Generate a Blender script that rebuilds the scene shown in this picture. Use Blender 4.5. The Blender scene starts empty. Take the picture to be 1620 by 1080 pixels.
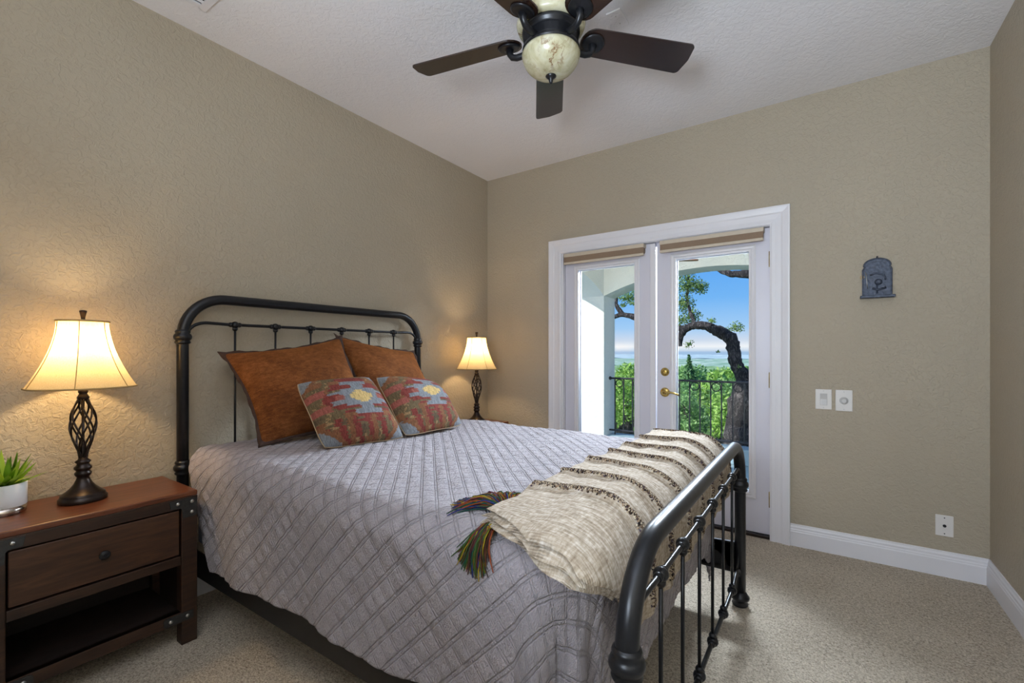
import bpy, bmesh, math, random
import numpy as np
from mathutils import Vector, Matrix

PI = math.pi
scene = bpy.context.scene
COL = scene.collection

# ------------------------------------------------------------------ camera
cam_data = bpy.data.cameras.new('camera')
cam = bpy.data.objects.new('camera', cam_data)
COL.objects.link(cam)
cam_data.sensor_width = 36.0
cam_data.lens = 718.0 / 1620.0 * 36.0
cam_data.shift_y = 17.0 / 1620.0
cam_data.clip_start = 0.02
cam_data.clip_end = 20000
cam.location = (2.555, -3.323, 1.2)
cam.rotation_euler = (PI / 2, 0, math.atan2(493, 718))
scene.camera = cam

# ------------------------------------------------------------------ view
scene.view_settings.view_transform = 'Standard'
scene.view_settings.look = 'None'
scene.view_settings.exposure = 0.0
scene.view_settings.gamma = 1.0
scene.view_settings.use_curve_mapping = False
scene.cycles.use_denoising = True
scene.cycles.max_bounces = 8
scene.cycles.transparent_max_bounces = 16
scene.cycles.sample_clamp_indirect = 6.0

# ------------------------------------------------------------------ world
world = bpy.data.worlds.new('World')
scene.world = world
world.use_nodes = True
wt = world.node_tree
wt.nodes.clear()
w_out = wt.nodes.new('ShaderNodeOutputWorld')
w_bg = wt.nodes.new('ShaderNodeBackground')
w_tc = wt.nodes.new('ShaderNodeTexCoord')
w_sep = wt.nodes.new('ShaderNodeSeparateXYZ')
w_ramp = wt.nodes.new('ShaderNodeValToRGB')
wt.links.new(w_tc.outputs['Generated'], w_sep.inputs[0])
wt.links.new(w_sep.outputs['Z'], w_ramp.inputs[0])
wt.links.new(w_ramp.outputs[0], w_bg.inputs[0])
wt.links.new(w_bg.outputs[0], w_out.inputs[0])
w_bg.inputs[1].default_value = 0.95
els = w_ramp.color_ramp.elements
els[0].position = 0.0
els[0].color = (0.42, 0.60, 0.86, 1)
els[1].position = 1.0
els[1].color = (0.035, 0.17, 0.56, 1)
for p, c in ((0.004, (0.70, 0.80, 0.95)), (0.012, (1.02, 1.02, 1.06)), (0.024, (0.72, 0.80, 0.95)), (0.05, (0.42, 0.68, 1.02)),
             (0.11, (0.20, 0.52, 1.02)), (0.22, (0.09, 0.38, 0.98)), (0.45, (0.05, 0.27, 0.85))):
    e = els.new(p)
    e.color = (*c, 1)

# ------------------------------------------------------------------ lights
def add_light(name, kind, loc, energy, color, rot=None, target=None, **kw):
    d = bpy.data.lights.new(name, kind)
    o = bpy.data.objects.new(name, d)
    COL.objects.link(o)
    o.location = loc
    d.energy = energy
    d.color = color
    if target is not None:
        o.rotation_euler = (Vector(target) - Vector(loc)).to_track_quat('-Z', 'Y').to_euler()
    elif rot is not None:
        o.rotation_euler = rot
    for k, v in kw.items():
        setattr(d, k, v)
    return o

SUN_DIR = Vector((0.60, 0.64, -0.62))           # direction the sunlight travels
sun = add_light('sun', 'SUN', (0, 0, 30), 6.4, (1.0, 0.95, 0.87), angle=0.01)
sun.rotation_euler = SUN_DIR.to_track_quat('-Z', 'Y').to_euler()
# added fill lamp behind the camera, aimed up at the ceiling
add_light('fill_uplight', 'AREA', (2.22, -4.1, 1.45), 96.0, (0.82, 0.945, 1.08), target=(2.95, -3.2, 2.65), shape='RECTANGLE', size=0.8, size_y=0.6)
# added fill lamp under the porch roof, aimed in through the glass doors
add_light('porch_fill', 'AREA', (1.5, 1.15, 2.27), 185.0, (0.80, 0.88, 1.0), target=(1.3, -1.7, 0.75), shape='RECTANGLE', size=2.2, size_y=0.22, spread=math.radians(105))

# ------------------------------------------------------------------ mesh builder
class MB:
    def __init__(self):
        self.v, self.f, self.m, self.s = [], [], [], []

    def add(self, verts, faces, mat=0, smooth=False):
        n = len(self.v)
        self.v.extend([tuple(map(float, p)) for p in verts])
        for f in faces:
            self.f.append(tuple(i + n for i in f))
            self.m.append(mat)
            self.s.append(smooth)
        return self

    def box(self, x0, x1, y0, y1, z0, z1, mat=0):
        v = [(x0, y0, z0), (x1, y0, z0), (x1, y1, z0), (x0, y1, z0), (x0, y0, z1), (x1, y0, z1), (x1, y1, z1), (x0, y1, z1)]
        f = [(0, 3, 2, 1), (4, 5, 6, 7), (0, 1, 5, 4), (1, 2, 6, 5), (2, 3, 7, 6), (3, 0, 4, 7)]
        return self.add(v, f, mat)

    def tube(self, pts, rad, n=12, mat=0, closed=False, caps=True):
        pts = [Vector(p) for p in pts]
        k = len(pts)
        if not hasattr(rad, '__len__'):
            rad = [rad] * k
        tang = []
        for i in range(k):
            a = pts[(i - 1) % k] if (closed or i > 0) else pts[i]
            b = pts[(i + 1) % k] if (closed or i < k - 1) else pts[i]
            t = (b - a)
            tang.append(t.normalized() if t.length > 1e-9 else Vector((0, 0, 1)))
        t0 = tang[0]
        u = t0.orthogonal().normalized()
        verts = []
        for i in range(k):
            t = tang[i]
            u = (u - t * u.dot(t))
            u = u.normalized() if u.length > 1e-6 else t.orthogonal().normalized()
            w = t.cross(u)
            for j in range(n):
                a = 2 * PI * j / n
                verts.append(pts[i] + (u * math.cos(a) + w * math.sin(a)) * rad[i])
        faces = []
        for i in range(k if closed else k - 1):
            i2 = (i + 1) % k
            for j in range(n):
                j2 = (j + 1) % n
                faces.append((i * n + j, i * n + j2, i2 * n + j2, i2 * n + j))
        self.add(verts, faces, mat, True)
        if caps and not closed:
            self.add([verts[j] for j in range(n)], [tuple(reversed(range(n)))], mat)
            self.add([verts[(k - 1) * n + j] for j in range(n)], [tuple(range(n))], mat)
        return self

    def lathe(self, prof, c=(0, 0, 0), n=32, mat=0, axis='z', smooth=True, cap0=True, cap1=True):
        """prof: list of (radius, height)."""
        verts = []
        for r, h in prof:
            for j in range(n):
                a = 2 * PI * j / n
                p = (r * math.cos(a), r * math.sin(a), h)
                if axis == 'y':
                    p = (p[0], p[2], -p[1])
                elif axis == '-y':
                    p = (p[0], -p[2], p[1])
                elif axis == 'x':
                    p = (p[2], p[0], p[1])
                verts.append((p[0] + c[0], p[1] + c[1], p[2] + c[2]))
        faces = []
        for i in range(len(prof) - 1):
            for j in range(n):
                j2 = (j + 1) % n
                faces.append((i * n + j, i * n + j2, (i + 1) * n + j2, (i + 1) * n + j))
        self.add(verts, faces, mat, smooth)
        if cap0:
            self.add(verts[:n], [tuple(reversed(range(n)))], mat)
        if cap1:
            self.add(verts[-n:], [tuple(range(n))], mat)
        return self

    def ball(self, c, r, n=14, mat=0, sz=1.0):
        prof = []
        k = n // 2 + 1
        for i in range(k):
            a = -PI / 2 + PI * i / (k - 1)
            prof.append((max(1e-5, r * math.cos(a)), r * sz * math.sin(a)))
        return self.lathe(prof, c, n, mat, cap0=False, cap1=False)

    def prism(self, poly, h0, h1, axis='y', mat=0, smooth=False):
        """poly: 2D outline; axis y -> (x,z) outline, axis x -> (y,z), axis z -> (x,y)."""
        def P(a, b, h):
            return {'y': (a, h, b), 'x': (h, a, b), 'z': (a, b, h)}[axis]
        n = len(poly)
        v = [P(a, b, h0) for a, b in poly] + [P(a, b, h1) for a, b in poly]
        f = [tuple(range(n)), tuple(range(2 * n - 1, n - 1, -1))]
        self.add(v, f, mat)
        self.add(v, [(i, i + n, (i + 1) % n + n, (i + 1) % n) for i in range(n)], mat, smooth)
        return self

    def grid(self, P, mat=0, smooth=True):
        """P: array (a,b,3)."""
        a, b = P.shape[:2]
        v = P.reshape(-1, 3).tolist()
        f = [(i * b + j, i * b + j + 1, (i + 1) * b + j + 1, (i + 1) * b + j) for i in range(a - 1) for j in range(b - 1)]
        return self.add(v, f, mat, smooth)

ROOT = {}

def base_of(parent):
    while parent is not None and parent.parent is not None:
        parent = parent.parent
    return Vector(parent.location) if parent is not None else Vector((0, 0, 0))

def obj(name, mb, mats, parent=None, bevel=0.0, seg=2, origin=None, fix=True, subsurf=0):
    me = bpy.data.meshes.new(name)
    V = np.array(mb.v, dtype=float)
    if parent is not None:
        off = base_of(parent)
    elif origin is not None:
        off = Vector(origin)
    else:
        lo, hi = V.min(0), V.max(0)
        off = Vector(((lo[0] + hi[0]) / 2, (lo[1] + hi[1]) / 2, lo[2]))
    V = V - np.array(off)
    me.from_pydata(V.tolist(), [], mb.f)
    if not isinstance(mats, (list, tuple)):
        mats = [mats]
    for m in mats:
        me.materials.append(m)
    me.polygons.foreach_set('material_index', mb.m)
    me.polygons.foreach_set('use_smooth', mb.s)
    if fix:
        bm = bmesh.new()
        bm.from_mesh(me)
        bmesh.ops.remove_doubles(bm, verts=bm.verts, dist=1e-6)
        bmesh.ops.recalc_face_normals(bm, faces=bm.faces)
        bm.to_mesh(me)
        bm.free()
    me.update()
    o = bpy.data.objects.new(name, me)
    COL.objects.link(o)
    if parent is not None:
        o.parent = parent
    else:
        o.location = off
    if bevel > 0:
        md = o.modifiers.new('bevel', 'BEVEL')
        md.width = bevel
        md.segments = seg
        md.limit_method = 'ANGLE'
        md.angle_limit = math.radians(40)
        md.harden_normals = False
    if subsurf:
        md = o.modifiers.new('subsurf', 'SUBSURF')
        md.levels = md.render_levels = subsurf
    return o

def tag(o, label, cat, group=None, kind=None):
    o['label'] = label
    o['category'] = cat
    if group:
        o['group'] = group
    if kind:
        o['kind'] = kind
    return o

def thing(name, label, cat, loc, group=None):
    o = bpy.data.objects.new(name, None)
    o.empty_display_size = 0.1
    COL.objects.link(o)
    o.location = loc
    bpy.context.view_layer.update()
    return tag(o, label, cat, group)

def struct(name, mb, mats, **kw):
    o = obj(name, mb, mats, **kw)
    o['kind'] = 'structure'
    return o

def copy_tree(o, parent=None):
    c = o.copy()
    COL.objects.link(c)
    if parent is not None:
        c.parent = parent
    for ch in list(o.children):
        copy_tree(ch, c)
    return c

# ------------------------------------------------------------------ materials
def srgb(r, g, b):
    def f(c):
        c /= 255.0
        return c / 12.92 if c <= 0.04045 else ((c + 0.055) / 1.055) ** 2.4
    return (f(r), f(g), f(b))

class NT:
    def __init__(self, name):
        self.m = bpy.data.materials.new(name)
        self.m.use_nodes = True
        self.t = self.m.node_tree
        self.b = self.t.nodes['Principled BSDF']
        self.out = self.t.nodes['Material Output']
        self._tc = None

    def n(self, typ, **kw):
        x = self.t.nodes.new(typ)
        for k, v in kw.items():
            setattr(x, k, v)
        return x

    def l(self, a, b):
        self.t.links.new(a, b)

    def setv(self, node, key, val):
        if hasattr(val, 'is_output') or isinstance(val, bpy.types.NodeSocket):
            self.l(val, node.inputs[key])
        else:
            node.inputs[key].default_value = val

    def coord(self, kind='Object', scale=None, rot=None):
        if self._tc is None:
            self._tc = self.n('ShaderNodeTexCoord')
        s = self._tc.outputs[kind]
        if scale is not None or rot is not None:
            mp = self.n('ShaderNodeMapping')
            self.l(s, mp.inputs[0])
            if scale is not None:
                mp.inputs['Scale'].default_value = scale
            if rot is not None:
                mp.inputs['Rotation'].default_value = rot
            s = mp.outputs[0]
        return s

    def noise(self, vec, scale, detail=3, rough=0.5, dist=0.0):
        x = self.n('ShaderNodeTexNoise')
        self.l(vec, x.inputs['Vector'])
        x.inputs['Scale'].default_value = scale
        x.inputs['Detail'].default_value = detail
        x.inputs['Roughness'].default_value = rough
        x.inputs['Distortion'].default_value = dist
        return x.outputs['Fac']

    def math(self, op, a, b=0.0, c=0.0, clamp=False):
        x = self.n('ShaderNodeMath', operation=op)
        x.use_clamp = clamp
        self.setv(x, 0, a)
        self.setv(x, 1, b)
        if len(x.inputs) > 2:
            self.setv(x, 2, c)
        return x.outputs[0]

    def ramp(self, fac, stops):
        x = self.n('ShaderNodeValToRGB')
        self.l(fac, x.inputs[0])
        e = x.color_ramp.elements
        e[0].position, e[0].color = stops[0][0], (*stops[0][1], 1)
        e[1].position, e[1].color = stops[-1][0], (*stops[-1][1], 1)
        for p, c in stops[1:-1]:
            k = e.new(p)
            k.color = (*c, 1)
        return x.outputs[0]

    def mix(self, fac, a, b):
        x = self.n('ShaderNodeMix', data_type='RGBA')
        self.setv(x, 0, fac)
        for key, val in ((6, a), (7, b)):
            if isinstance(val, tuple):
                x.inputs[key].default_value = (*val, 1)
            else:
                self.l(val, x.inputs[key])
        return x.outputs[2]

    def bump(self, height, strength=0.3, dist=0.01):
        x = self.n('ShaderNodeBump')
        self.l(height, x.inputs['Height'])
        x.inputs['Strength'].default_value = strength
        x.inputs['Distance'].default_value = dist
        self.l(x.outputs[0], self.b.inputs['Normal'])

    def base(self, c):
        if isinstance(c, tuple):
            self.b.inputs['Base Color'].default_value = (*c, 1)
        else:
            self.l(c, self.b.inputs['Base Color'])

    def pr(self, **kw):
        for k, v in kw.items():
            self.b.inputs[k.replace('_', ' ')].default_value = v
        return self

def simple(name, c, rough=0.5, metal=0.0, spec=0.5, var=0.12, scale=30, bump=0.0, bdist=0.002):
    N = NT(name)
    N.pr(Roughness=rough, Metallic=metal)
    N.b.inputs['Specular IOR Level'].default_value = spec
    f = N.noise(N.coord(), scale, 4)
    N.base(N.ramp(f, [(0.3, tuple(x * (1 - var) for x in c)), (0.7, tuple(min(1, x * (1 + var)) for x in c))]))
    if bump:
        N.bump(f, bump, bdist)
    return N.m

def plaster(name, c, s1=34, strength=0.5, dist=0.004):
    N = NT(name)
    N.pr(Roughness=0.62)
    N.b.inputs['Specular IOR Level'].default_value = 0.35
    co = N.coord('Object')
    a = N.noise(co, s1, 3, 0.55, 0.9)
    b = N.noise(co, s1 * 3.2, 2, 0.5, 0.4)
    step = N.ramp(a, [(0.42, (0, 0, 0)), (0.56, (1, 1, 1))])
    h = N.math('ADD', N.math('MULTIPLY', step, 0.75), N.math('MULTIPLY', b, 0.35))
    big = N.noise(co, 1.3, 2)
    N.base(N.ramp(big, [(0.3, tuple(x * 0.97 for x in c)), (0.7, tuple(x * 1.03 for x in c))]))
    N.bump(h, strength, dist)
    return N.m

M = {}
M['wall'] = plaster('wall_plaster', srgb(175, 164, 145), 44, 0.6, 0.0035)
M['ceiling'] = plaster('ceiling_plaster', srgb(233, 231, 234), 38, 0.35, 0.004)
M['white_trim'] = simple('white_trim_paint', srgb(226, 224, 228), 0.38, var=0.015, scale=3)
M['door_paint'] = simple('door_paint', srgb(214, 212, 222), 0.36, var=0.015, scale=3)
M['stucco'] = plaster('porch_stucco', srgb(214, 216, 207), 22, 0.5, 0.006)
M['metal'] = simple('black_iron', srgb(33, 34, 38), 0.33, 0.35, 0.5, 0.14, 60, 0.08, 0.001)
M['bronze'] = simple('dark_bronze', srgb(46, 36, 32), 0.3, 0.55, 0.5, 0.3, 40, 0.1, 0.001)
M['bracket'] = simple('bracket_steel', srgb(62, 62, 62), 0.5, 0.6, var=0.2, scale=80)
M['rivet'] = simple('rivet_silver', srgb(190, 188, 184), 0.28, 1.0, var=0.1)
M['brass'] = simple('polished_brass', srgb(205, 180, 110), 0.22, 1.0, var=0.05)
M['duct_dark'] = simple('duct_dark_black', srgb(22, 22, 22), 0.7, var=0.1)
M['shade_tan'] = simple('shade_fabric', srgb(138, 116, 96), 0.8, var=0.06, scale=200)
M['shade_rail'] = simple('shade_rail', srgb(200, 186, 166), 0.5, var=0.03)
M['plate'] = simple('switch_plate', srgb(224, 220, 216), 0.35, var=0.01)
M['plate_grey'] = simple('switch_plate_inset', srgb(196, 194, 192), 0.35, var=0.01)
M['pale_cloth'] = simple('mattress_cloth', srgb(176, 186, 200), 0.85, var=0.06, scale=140, bump=0.1)
M['rail_black'] = simple('rail_black', srgb(38, 37, 38), 0.55, 0.2, var=0.15, scale=40)
M['binding'] = simple('quilt_binding', srgb(120, 108, 108), 0.9, var=0.2, scale=240, bump=0.3)
M['pewter'] = simple('pewter', srgb(72, 79, 94), 0.5, 0.35, var=0.45, scale=70, bump=0.7, bdist=0.004)
M['pot_white'] = simple('pot_white', srgb(236, 238, 240), 0.3, var=0.01)
M['pot_metal'] = simple('pot_metal', srgb(190, 178, 168), 0.2, 1.0, var=0.06)
M['soil'] = simple('soil', srgb(60, 46, 34), 0.95, var=0.4, scale=90, bump=0.5)
M['porch_floor'] = simple('porch_floor_concrete', srgb(132, 156, 168), 0.7, var=0.06, scale=8)
M['rail_iron'] = simple('railing_iron', srgb(26, 28, 34), 0.45, 0.4, var=0.1)
M['porch_wood'] = simple('porch_fan_wood', srgb(120, 82, 62), 0.5, var=0.15)

def carpet_mat():
    N = NT('carpet')
    N.pr(Roughness=0.95)
    N.b.inputs['Specular IOR Level'].default_value = 0.1
    co = N.coord()
    a = N.noise(co, 150, 3, 0.65)
    b = N.noise(co, 70, 3, 0.6, 0.6)
    g = N.noise(co, 2.4, 3)
    f = N.math('ADD', N.math('MULTIPLY', a, 0.55), N.math('ADD', N.math('MULTIPLY', b, 0.35), N.math('MULTIPLY', g, 0.12)))
    N.base(N.ramp(f, [(0.36, srgb(134, 120, 104)), (0.52, srgb(205, 192, 173)), (0.66, srgb(238, 226, 209))]))
    N.bump(N.math('ADD', a, b), 0.9, 0.012)
    return N.m
M['carpet'] = carpet_mat()

def wood_mat(name, c0, c1, c2, rough=0.32, axis='y', spec=0.5):
    N = NT(name)
    N.pr(Roughness=rough)
    N.b.inputs['Specular IOR Level'].default_value = spec
    sc = {'x': (1.2, 14, 14), 'y': (14, 1.2, 14), 'z': (14, 14, 1.2)}[axis]
    co = N.coord('Object', scale=sc)
    a = N.noise(co, 3.2, 5, 0.6, 1.2)
    b = N.noise(co, 16, 3, 0.6)
    f = N.math('ADD', N.math('MULTIPLY', a, 0.8), N.math('MULTIPLY', b, 0.22))
    N.base(N.ramp(f, [(0.34, c0), (0.52, c1), (0.70, c2)]))
    N.bump(b, 0.06, 0.001)
    return N.m
M['wood'] = wood_mat('walnut_frame', srgb(34, 22, 16), srgb(50, 32, 22), srgb(66, 42, 28), 0.4)
M['wood_top'] = wood_mat('walnut_top', srgb(66, 35, 22), srgb(98, 54, 34), srgb(120, 70, 44), 0.28)
M['wood_drawer'] = wood_mat('walnut_drawer', srgb(46, 29, 20), srgb(66, 42, 28), srgb(84, 54, 36), 0.42)
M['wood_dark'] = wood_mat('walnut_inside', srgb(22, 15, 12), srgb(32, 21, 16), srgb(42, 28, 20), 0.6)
M['blade'] = wood_mat('fan_blade_wood', srgb(30, 18, 14), srgb(44, 27, 20), srgb(58, 36, 25), 0.24, 'x', 0.9)

def marble_mat():
    N = NT('alabaster')
    N.pr(Roughness=0.25)
    co = N.coord('Object')
    a = N.noise(co, 11, 6, 0.65, 1.6)
    vein = N.math('ABSOLUTE', N.math('SUBTRACT', N.noise(co, 5.5, 5, 0.65, 0.7), 0.5))
    col = N.ramp(a, [(0.3, srgb(176, 168, 132)), (0.5, srgb(200, 195, 164)), (0.7, srgb(212, 210, 190))])
    v = N.ramp(vein, [(0.0, (1, 1, 1)), (0.012, (0.55, 0.55, 0.55)), (0.03, (0, 0, 0))])
    g = N.ramp(N.noise(co, 6, 2), [(0.48, (0, 0, 0)), (0.62, (1, 1, 1))])
    N.base(N.mix(N.math('MULTIPLY', v, g), col, srgb(120, 76, 34)))
    N.b.inputs['Subsurface Weight'].default_value = 0.15
    N.b.inputs['Subsurface Radius'].default_value = (0.02, 0.015, 0.008)
    return N.m
M['alabaster'] = marble_mat()

def glass_mat():
    N = NT('window_glass')
    N.t.nodes.remove(N.b)
    tr = N.n('ShaderNodeBsdfTransparent')
    tr.inputs[0].default_value = (0.96, 0.98, 0.98, 1)
    gl = N.n('ShaderNodeBsdfGlossy')
    gl.inputs['Roughness'].default_value = 0.0
    lw = N.n('ShaderNodeFresnel')
    lw.inputs[0].default_value = 1.25
    mx = N.n('ShaderNodeMixShader')
    N.l(lw.outputs[0], mx.inputs[0])
    N.l(tr.outputs[0], mx.inputs[1])
    N.l(gl.outputs[0], mx.inputs[2])
    N.l(mx.outputs[0], N.out.inputs[0])
    return N.m
M['glass'] = glass_mat()

def lampshade_mat():
    N = NT('lamp_shade_linen')
    N.t.nodes.remove(N.b)
    d = N.n('ShaderNodeBsdfDiffuse')
    t = N.n('ShaderNodeBsdfTranslucent')
    co = N.coord('Object', scale=(60, 60, 6))
    f = N.noise(co, 8, 3)
    c = N.ramp(f, [(0.3, srgb(206, 188, 148)), (0.7, srgb(220, 205, 170))])
    N.l(c, d.inputs[0])
    N.l(c, t.inputs[0])
    mx = N.n('ShaderNodeMixShader')
    mx.inputs[0].default_value = 0.55
    N.l(d.outputs[0], mx.inputs[1])
    N.l(t.outputs[0], mx.inputs[2])
    N.l(mx.outputs[0], N.out.inputs[0])
    return N.m
M['lampshade'] = lampshade_mat()
M['shade_trim'] = simple('lamp_shade_trim', srgb(176, 150, 100), 0.8, var=0.08, scale=120)

QA, QB = 0.047, 0.062   # quilting pitch of the two diagonal families

def quilt_mat():
    N = NT('quilt_cotton')
    N.pr(Roughness=0.85)
    N.b.inputs['Specular IOR Level'].default_value = 0.25
    N.b.inputs['Sheen Weight'].default_value = 0.25
    uv = N.coord('UV')
    sp = N.n('ShaderNodeSeparateXYZ')
    N.l(uv, sp.inputs[0])
    u, v = sp.outputs[0], sp.outputs[1]
    r2 = 1 / math.sqrt(2)
    side = N.n('ShaderNodeMapRange')          # near side of the quilt: the other diagonal is weighted more
    N.l(v, side.inputs[0])
    side.inputs[1].default_value = -2.32
    side.inputs[2].default_value = -2.46
    wside = side.outputs[0]
    def fam(expr, QS):
        t = N.math('MULTIPLY', expr, r2 / QS)
        fr = N.math('ABSOLUTE', N.math('SUBTRACT', N.math('FRACT', t), 0.5))    # 0.5 at a line
        d = N.math('ABSOLUTE', N.math('SUBTRACT', N.math('SUBTRACT', 0.5, fr), 0.085))  # two stitch lines
        return d
    def groove(d):
        x = N.n('ShaderNodeMapRange')
        x.interpolation_type = 'SMOOTHSTEP'
        N.l(d, x.inputs[0])
        x.inputs[1].default_value = 0.0
        x.inputs[2].default_value = 0.055
        return x.outputs[0]
    ga, gb = groove(fam(N.math('ADD', u, v), QA)), groove(fam(N.math('SUBTRACT', u, v), QB))
    wa = N.math('SUBTRACT', 1.0, N.math('MULTIPLY', wside, 0.45))
    wb = N.math('ADD', 0.65, N.math('MULTIPLY', wside, 0.35))
    ga = N.math('SUBTRACT', 1.0, N.math('MULTIPLY', N.math('SUBTRACT', 1.0, ga), wa))
    gb = N.math('SUBTRACT', 1.0, N.math('MULTIPLY', N.math('SUBTRACT', 1.0, gb), wb))
    g = N.math('MULTIPLY', ga, gb)
    mp = N.n('ShaderNodeMapping')
    N.l(uv, mp.inputs[0])
    mp.inputs['Rotation'].default_value = (0, 0, PI / 4)
    mp.inputs['Scale'].default_value = (2.6, 1, 1)
    mpb = N.n('ShaderNodeMapping')
    N.l(uv, mpb.inputs[0])
    mpb.inputs['Scale'].default_value = (2.2, 1, 1)
    pa = N.noise(mp.outputs[0], 52, 2, 0.55, 0.4)
    pb = N.noise(mpb.outputs[0], 105, 2, 0.6, 0.4)
    p1 = N.math('ADD', N.math('MULTIPLY', pa, N.math('SUBTRACT', 1.0, wside)), N.math('MULTIPLY', pb, wside))
    p2 = N.noise(uv, 260, 2, 0.5)
    h = N.math('ADD', N.math('MULTIPLY', g, 0.55), N.math('ADD', N.math('MULTIPLY', p1, N.math('SUBTRACT', 1.7, N.math('MULTIPLY', wside, 0.7))), N.math('MULTIPLY', p2, 0.10)))
    mott = N.noise(uv, 9, 3)
    c = N.ramp(mott, [(0.3, srgb(160, 153, 160)), (0.7, srgb(174, 167, 174))])
    N.base(N.mix(N.math('MULTIPLY', N.math('SUBTRACT', 1.0, g), 0.35), c, srgb(128, 118, 122)))
    N.bump(h, 1.0, 0.009)
    return N.m
M['quilt'] = quilt_mat()

def throw_mat():
    N = NT('throw_weave')
    N.pr(Roughness=0.92)
    N.b.inputs['Specular IOR Level'].default_value = 0.15
    uv = N.coord('UV')
    mp = N.n('ShaderNodeMapping')
    N.l(uv, mp.inputs[0])
    mp.inputs['Scale'].default_value = (1, 5.0, 1)
    a = N.noise(mp.outputs[0], 26, 4, 0.6, 0.4)
    mp2 = N.n('ShaderNodeMapping')
    N.l(uv, mp2.inputs[0])
    mp2.inputs['Scale'].default_value = (4, 1, 1)
    a2 = N.noise(mp2.outputs[0], 40, 3, 0.6)
    wv = N.n('ShaderNodeTexWave')
    wv.bands_direction = 'Y'
    N.l(uv, wv.inputs[0])
    wv.inputs['Scale'].default_value = 60
    wv.inputs['Distortion'].default_value = 1.5
    f = N.math('ADD', N.math('MULTIPLY', a, 0.6), N.math('MULTIPLY', a2, 0.4))
    N.base(N.ramp(f, [(0.35, srgb(142, 126, 108)), (0.5, srgb(184, 170, 152)), (0.66, srgb(224, 216, 206))]))
    N.bump(N.math('ADD', N.math('MULTIPLY', wv.outputs['Fac'], 0.22), f), 0.6, 0.004)
    return N.m
M['throw'] = throw_mat()

def velvet_mat():
    N = NT('rust_velvet')
    N.pr(Roughness=0.8)
    N.b.inputs['Specular IOR Level'].default_value = 0.15
    N.b.inputs['Sheen Weight'].default_value = 0.25
    N.b.inputs['Sheen Tint'].default_value = (*srgb(230, 150, 70), 1)
    co = N.coord('UV', scale=(1.0, 2.2, 1))
    a = N.noise(co, 9, 6, 0.8, 0.4)
    b = N.noise(co, 60, 3, 0.7)
    g = N.noise(N.coord('UV'), 2.2, 4, 0.65, 0.8)
    f = N.math('ADD', N.math('MULTIPLY', a, 0.40), N.math('ADD', N.math('MULTIPLY', b, 0.30), N.math('MULTIPLY', g, 0.30)))
    N.base(N.ramp(f, [(0.36, srgb(66, 34, 18)), (0.5, srgb(114, 65, 31)), (0.64, srgb(158, 102, 56))]))
    N.bump(b, 0.5, 0.004)
    return N.m
M['velvet'] = velvet_mat()
M['velvet_dark'] = simple('dark_velvet_flange', srgb(66, 46, 38), 0.9, var=0.2, scale=60)
M['cream_cloth'] = simple('cream_cloth', srgb(176, 154, 122), 0.9, var=0.06, scale=120)

def attr_mat(name, rough=0.9, bump_scale=(60, 8, 1), bs=30, bump=0.6):
    N = NT(name)
    N.pr(Roughness=rough)
    N.b.inputs['Specular IOR Level'].default_value = 0.15
    at = N.n('ShaderNodeAttribute')
    at.attribute_name = 'col'
    co = N.coord('UV', scale=bump_scale)
    f = N.noise(co, 6, 4, 0.7)
    g = N.n('ShaderNodeHueSaturation')
    N.l(at.outputs['Color'], g.inputs['Color'])
    N.l(N.math('ADD', N.math('MULTIPLY', f, 0.9), 0.55), g.inputs['Value'])
    N.base(g.outputs[0])
    N.bump(f, bump, 0.004)
    return N.m
M['kilim'] = attr_mat('kilim_weave', bump_scale=(9, 3, 1))
M['yarn'] = attr_mat('tassel_yarn', bump=0.0)

def leaf_mat(name, c0, c1, c2, trans=0.35):
    N = NT(name)
    N.pr(Roughness=0.55)
    N.b.inputs['Specular IOR Level'].default_value = 0.3
    ge = N.n('ShaderNodeNewGeometry')
    c = N.ramp(ge.outputs['Random Per Island'], [(0.0, c0), (0.5, c1), (1.0, c2)])
    N.base(c)
    t = N.n('ShaderNodeBsdfTranslucent')
    N.l(c, t.inputs[0])
    mx = N.n('ShaderNodeMixShader')
    mx.inputs[0].default_value = trans
    N.l(N.b.outputs[0], mx.inputs[1])
    N.l(t.outputs[0], mx.inputs[2])
    N.l(mx.outputs[0], N.out.inputs[0])
    return N.m
M['leaf_pot'] = leaf_mat('pot_plant_leaf', srgb(84, 128, 28), srgb(122, 164, 40), srgb(160, 190, 70), 0.25)
M['leaf_oak'] = leaf_mat('oak_leaf', srgb(70, 104, 54), srgb(112, 146, 78), srgb(168, 190, 120))
M['leaf_a'] = leaf_mat('bright_leaf', srgb(104, 150, 58), srgb(150, 192, 88), srgb(196, 224, 136))
M['leaf_b'] = leaf_mat('mid_leaf', srgb(88, 134, 76), srgb(124, 168, 100), srgb(168, 204, 134))
M['leaf_c'] = leaf_mat('cedar_leaf', srgb(64, 104, 70), srgb(92, 136, 88), srgb(128, 168, 110))

def bark_mat():
    N = NT('oak_bark')
    N.pr(Roughness=0.9)
    co = N.coord('Object', scale=(3, 3, 1))
    a = N.noise(co, 9, 6, 0.75, 1.4)
    b = N.noise(N.coord('Object'), 2.2, 3)
    f = N.math('ADD', N.math('MULTIPLY', a, 0.75), N.math('MULTIPLY', b, 0.25))
    N.base(N.ramp(f, [(0.36, srgb(20, 19, 22)), (0.50, srgb(50, 46, 50)), (0.64, srgb(150, 142, 140))]))
    N.bump(a, 1.0, 0.08)
    return N.m
M['bark'] = bark_mat()

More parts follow.
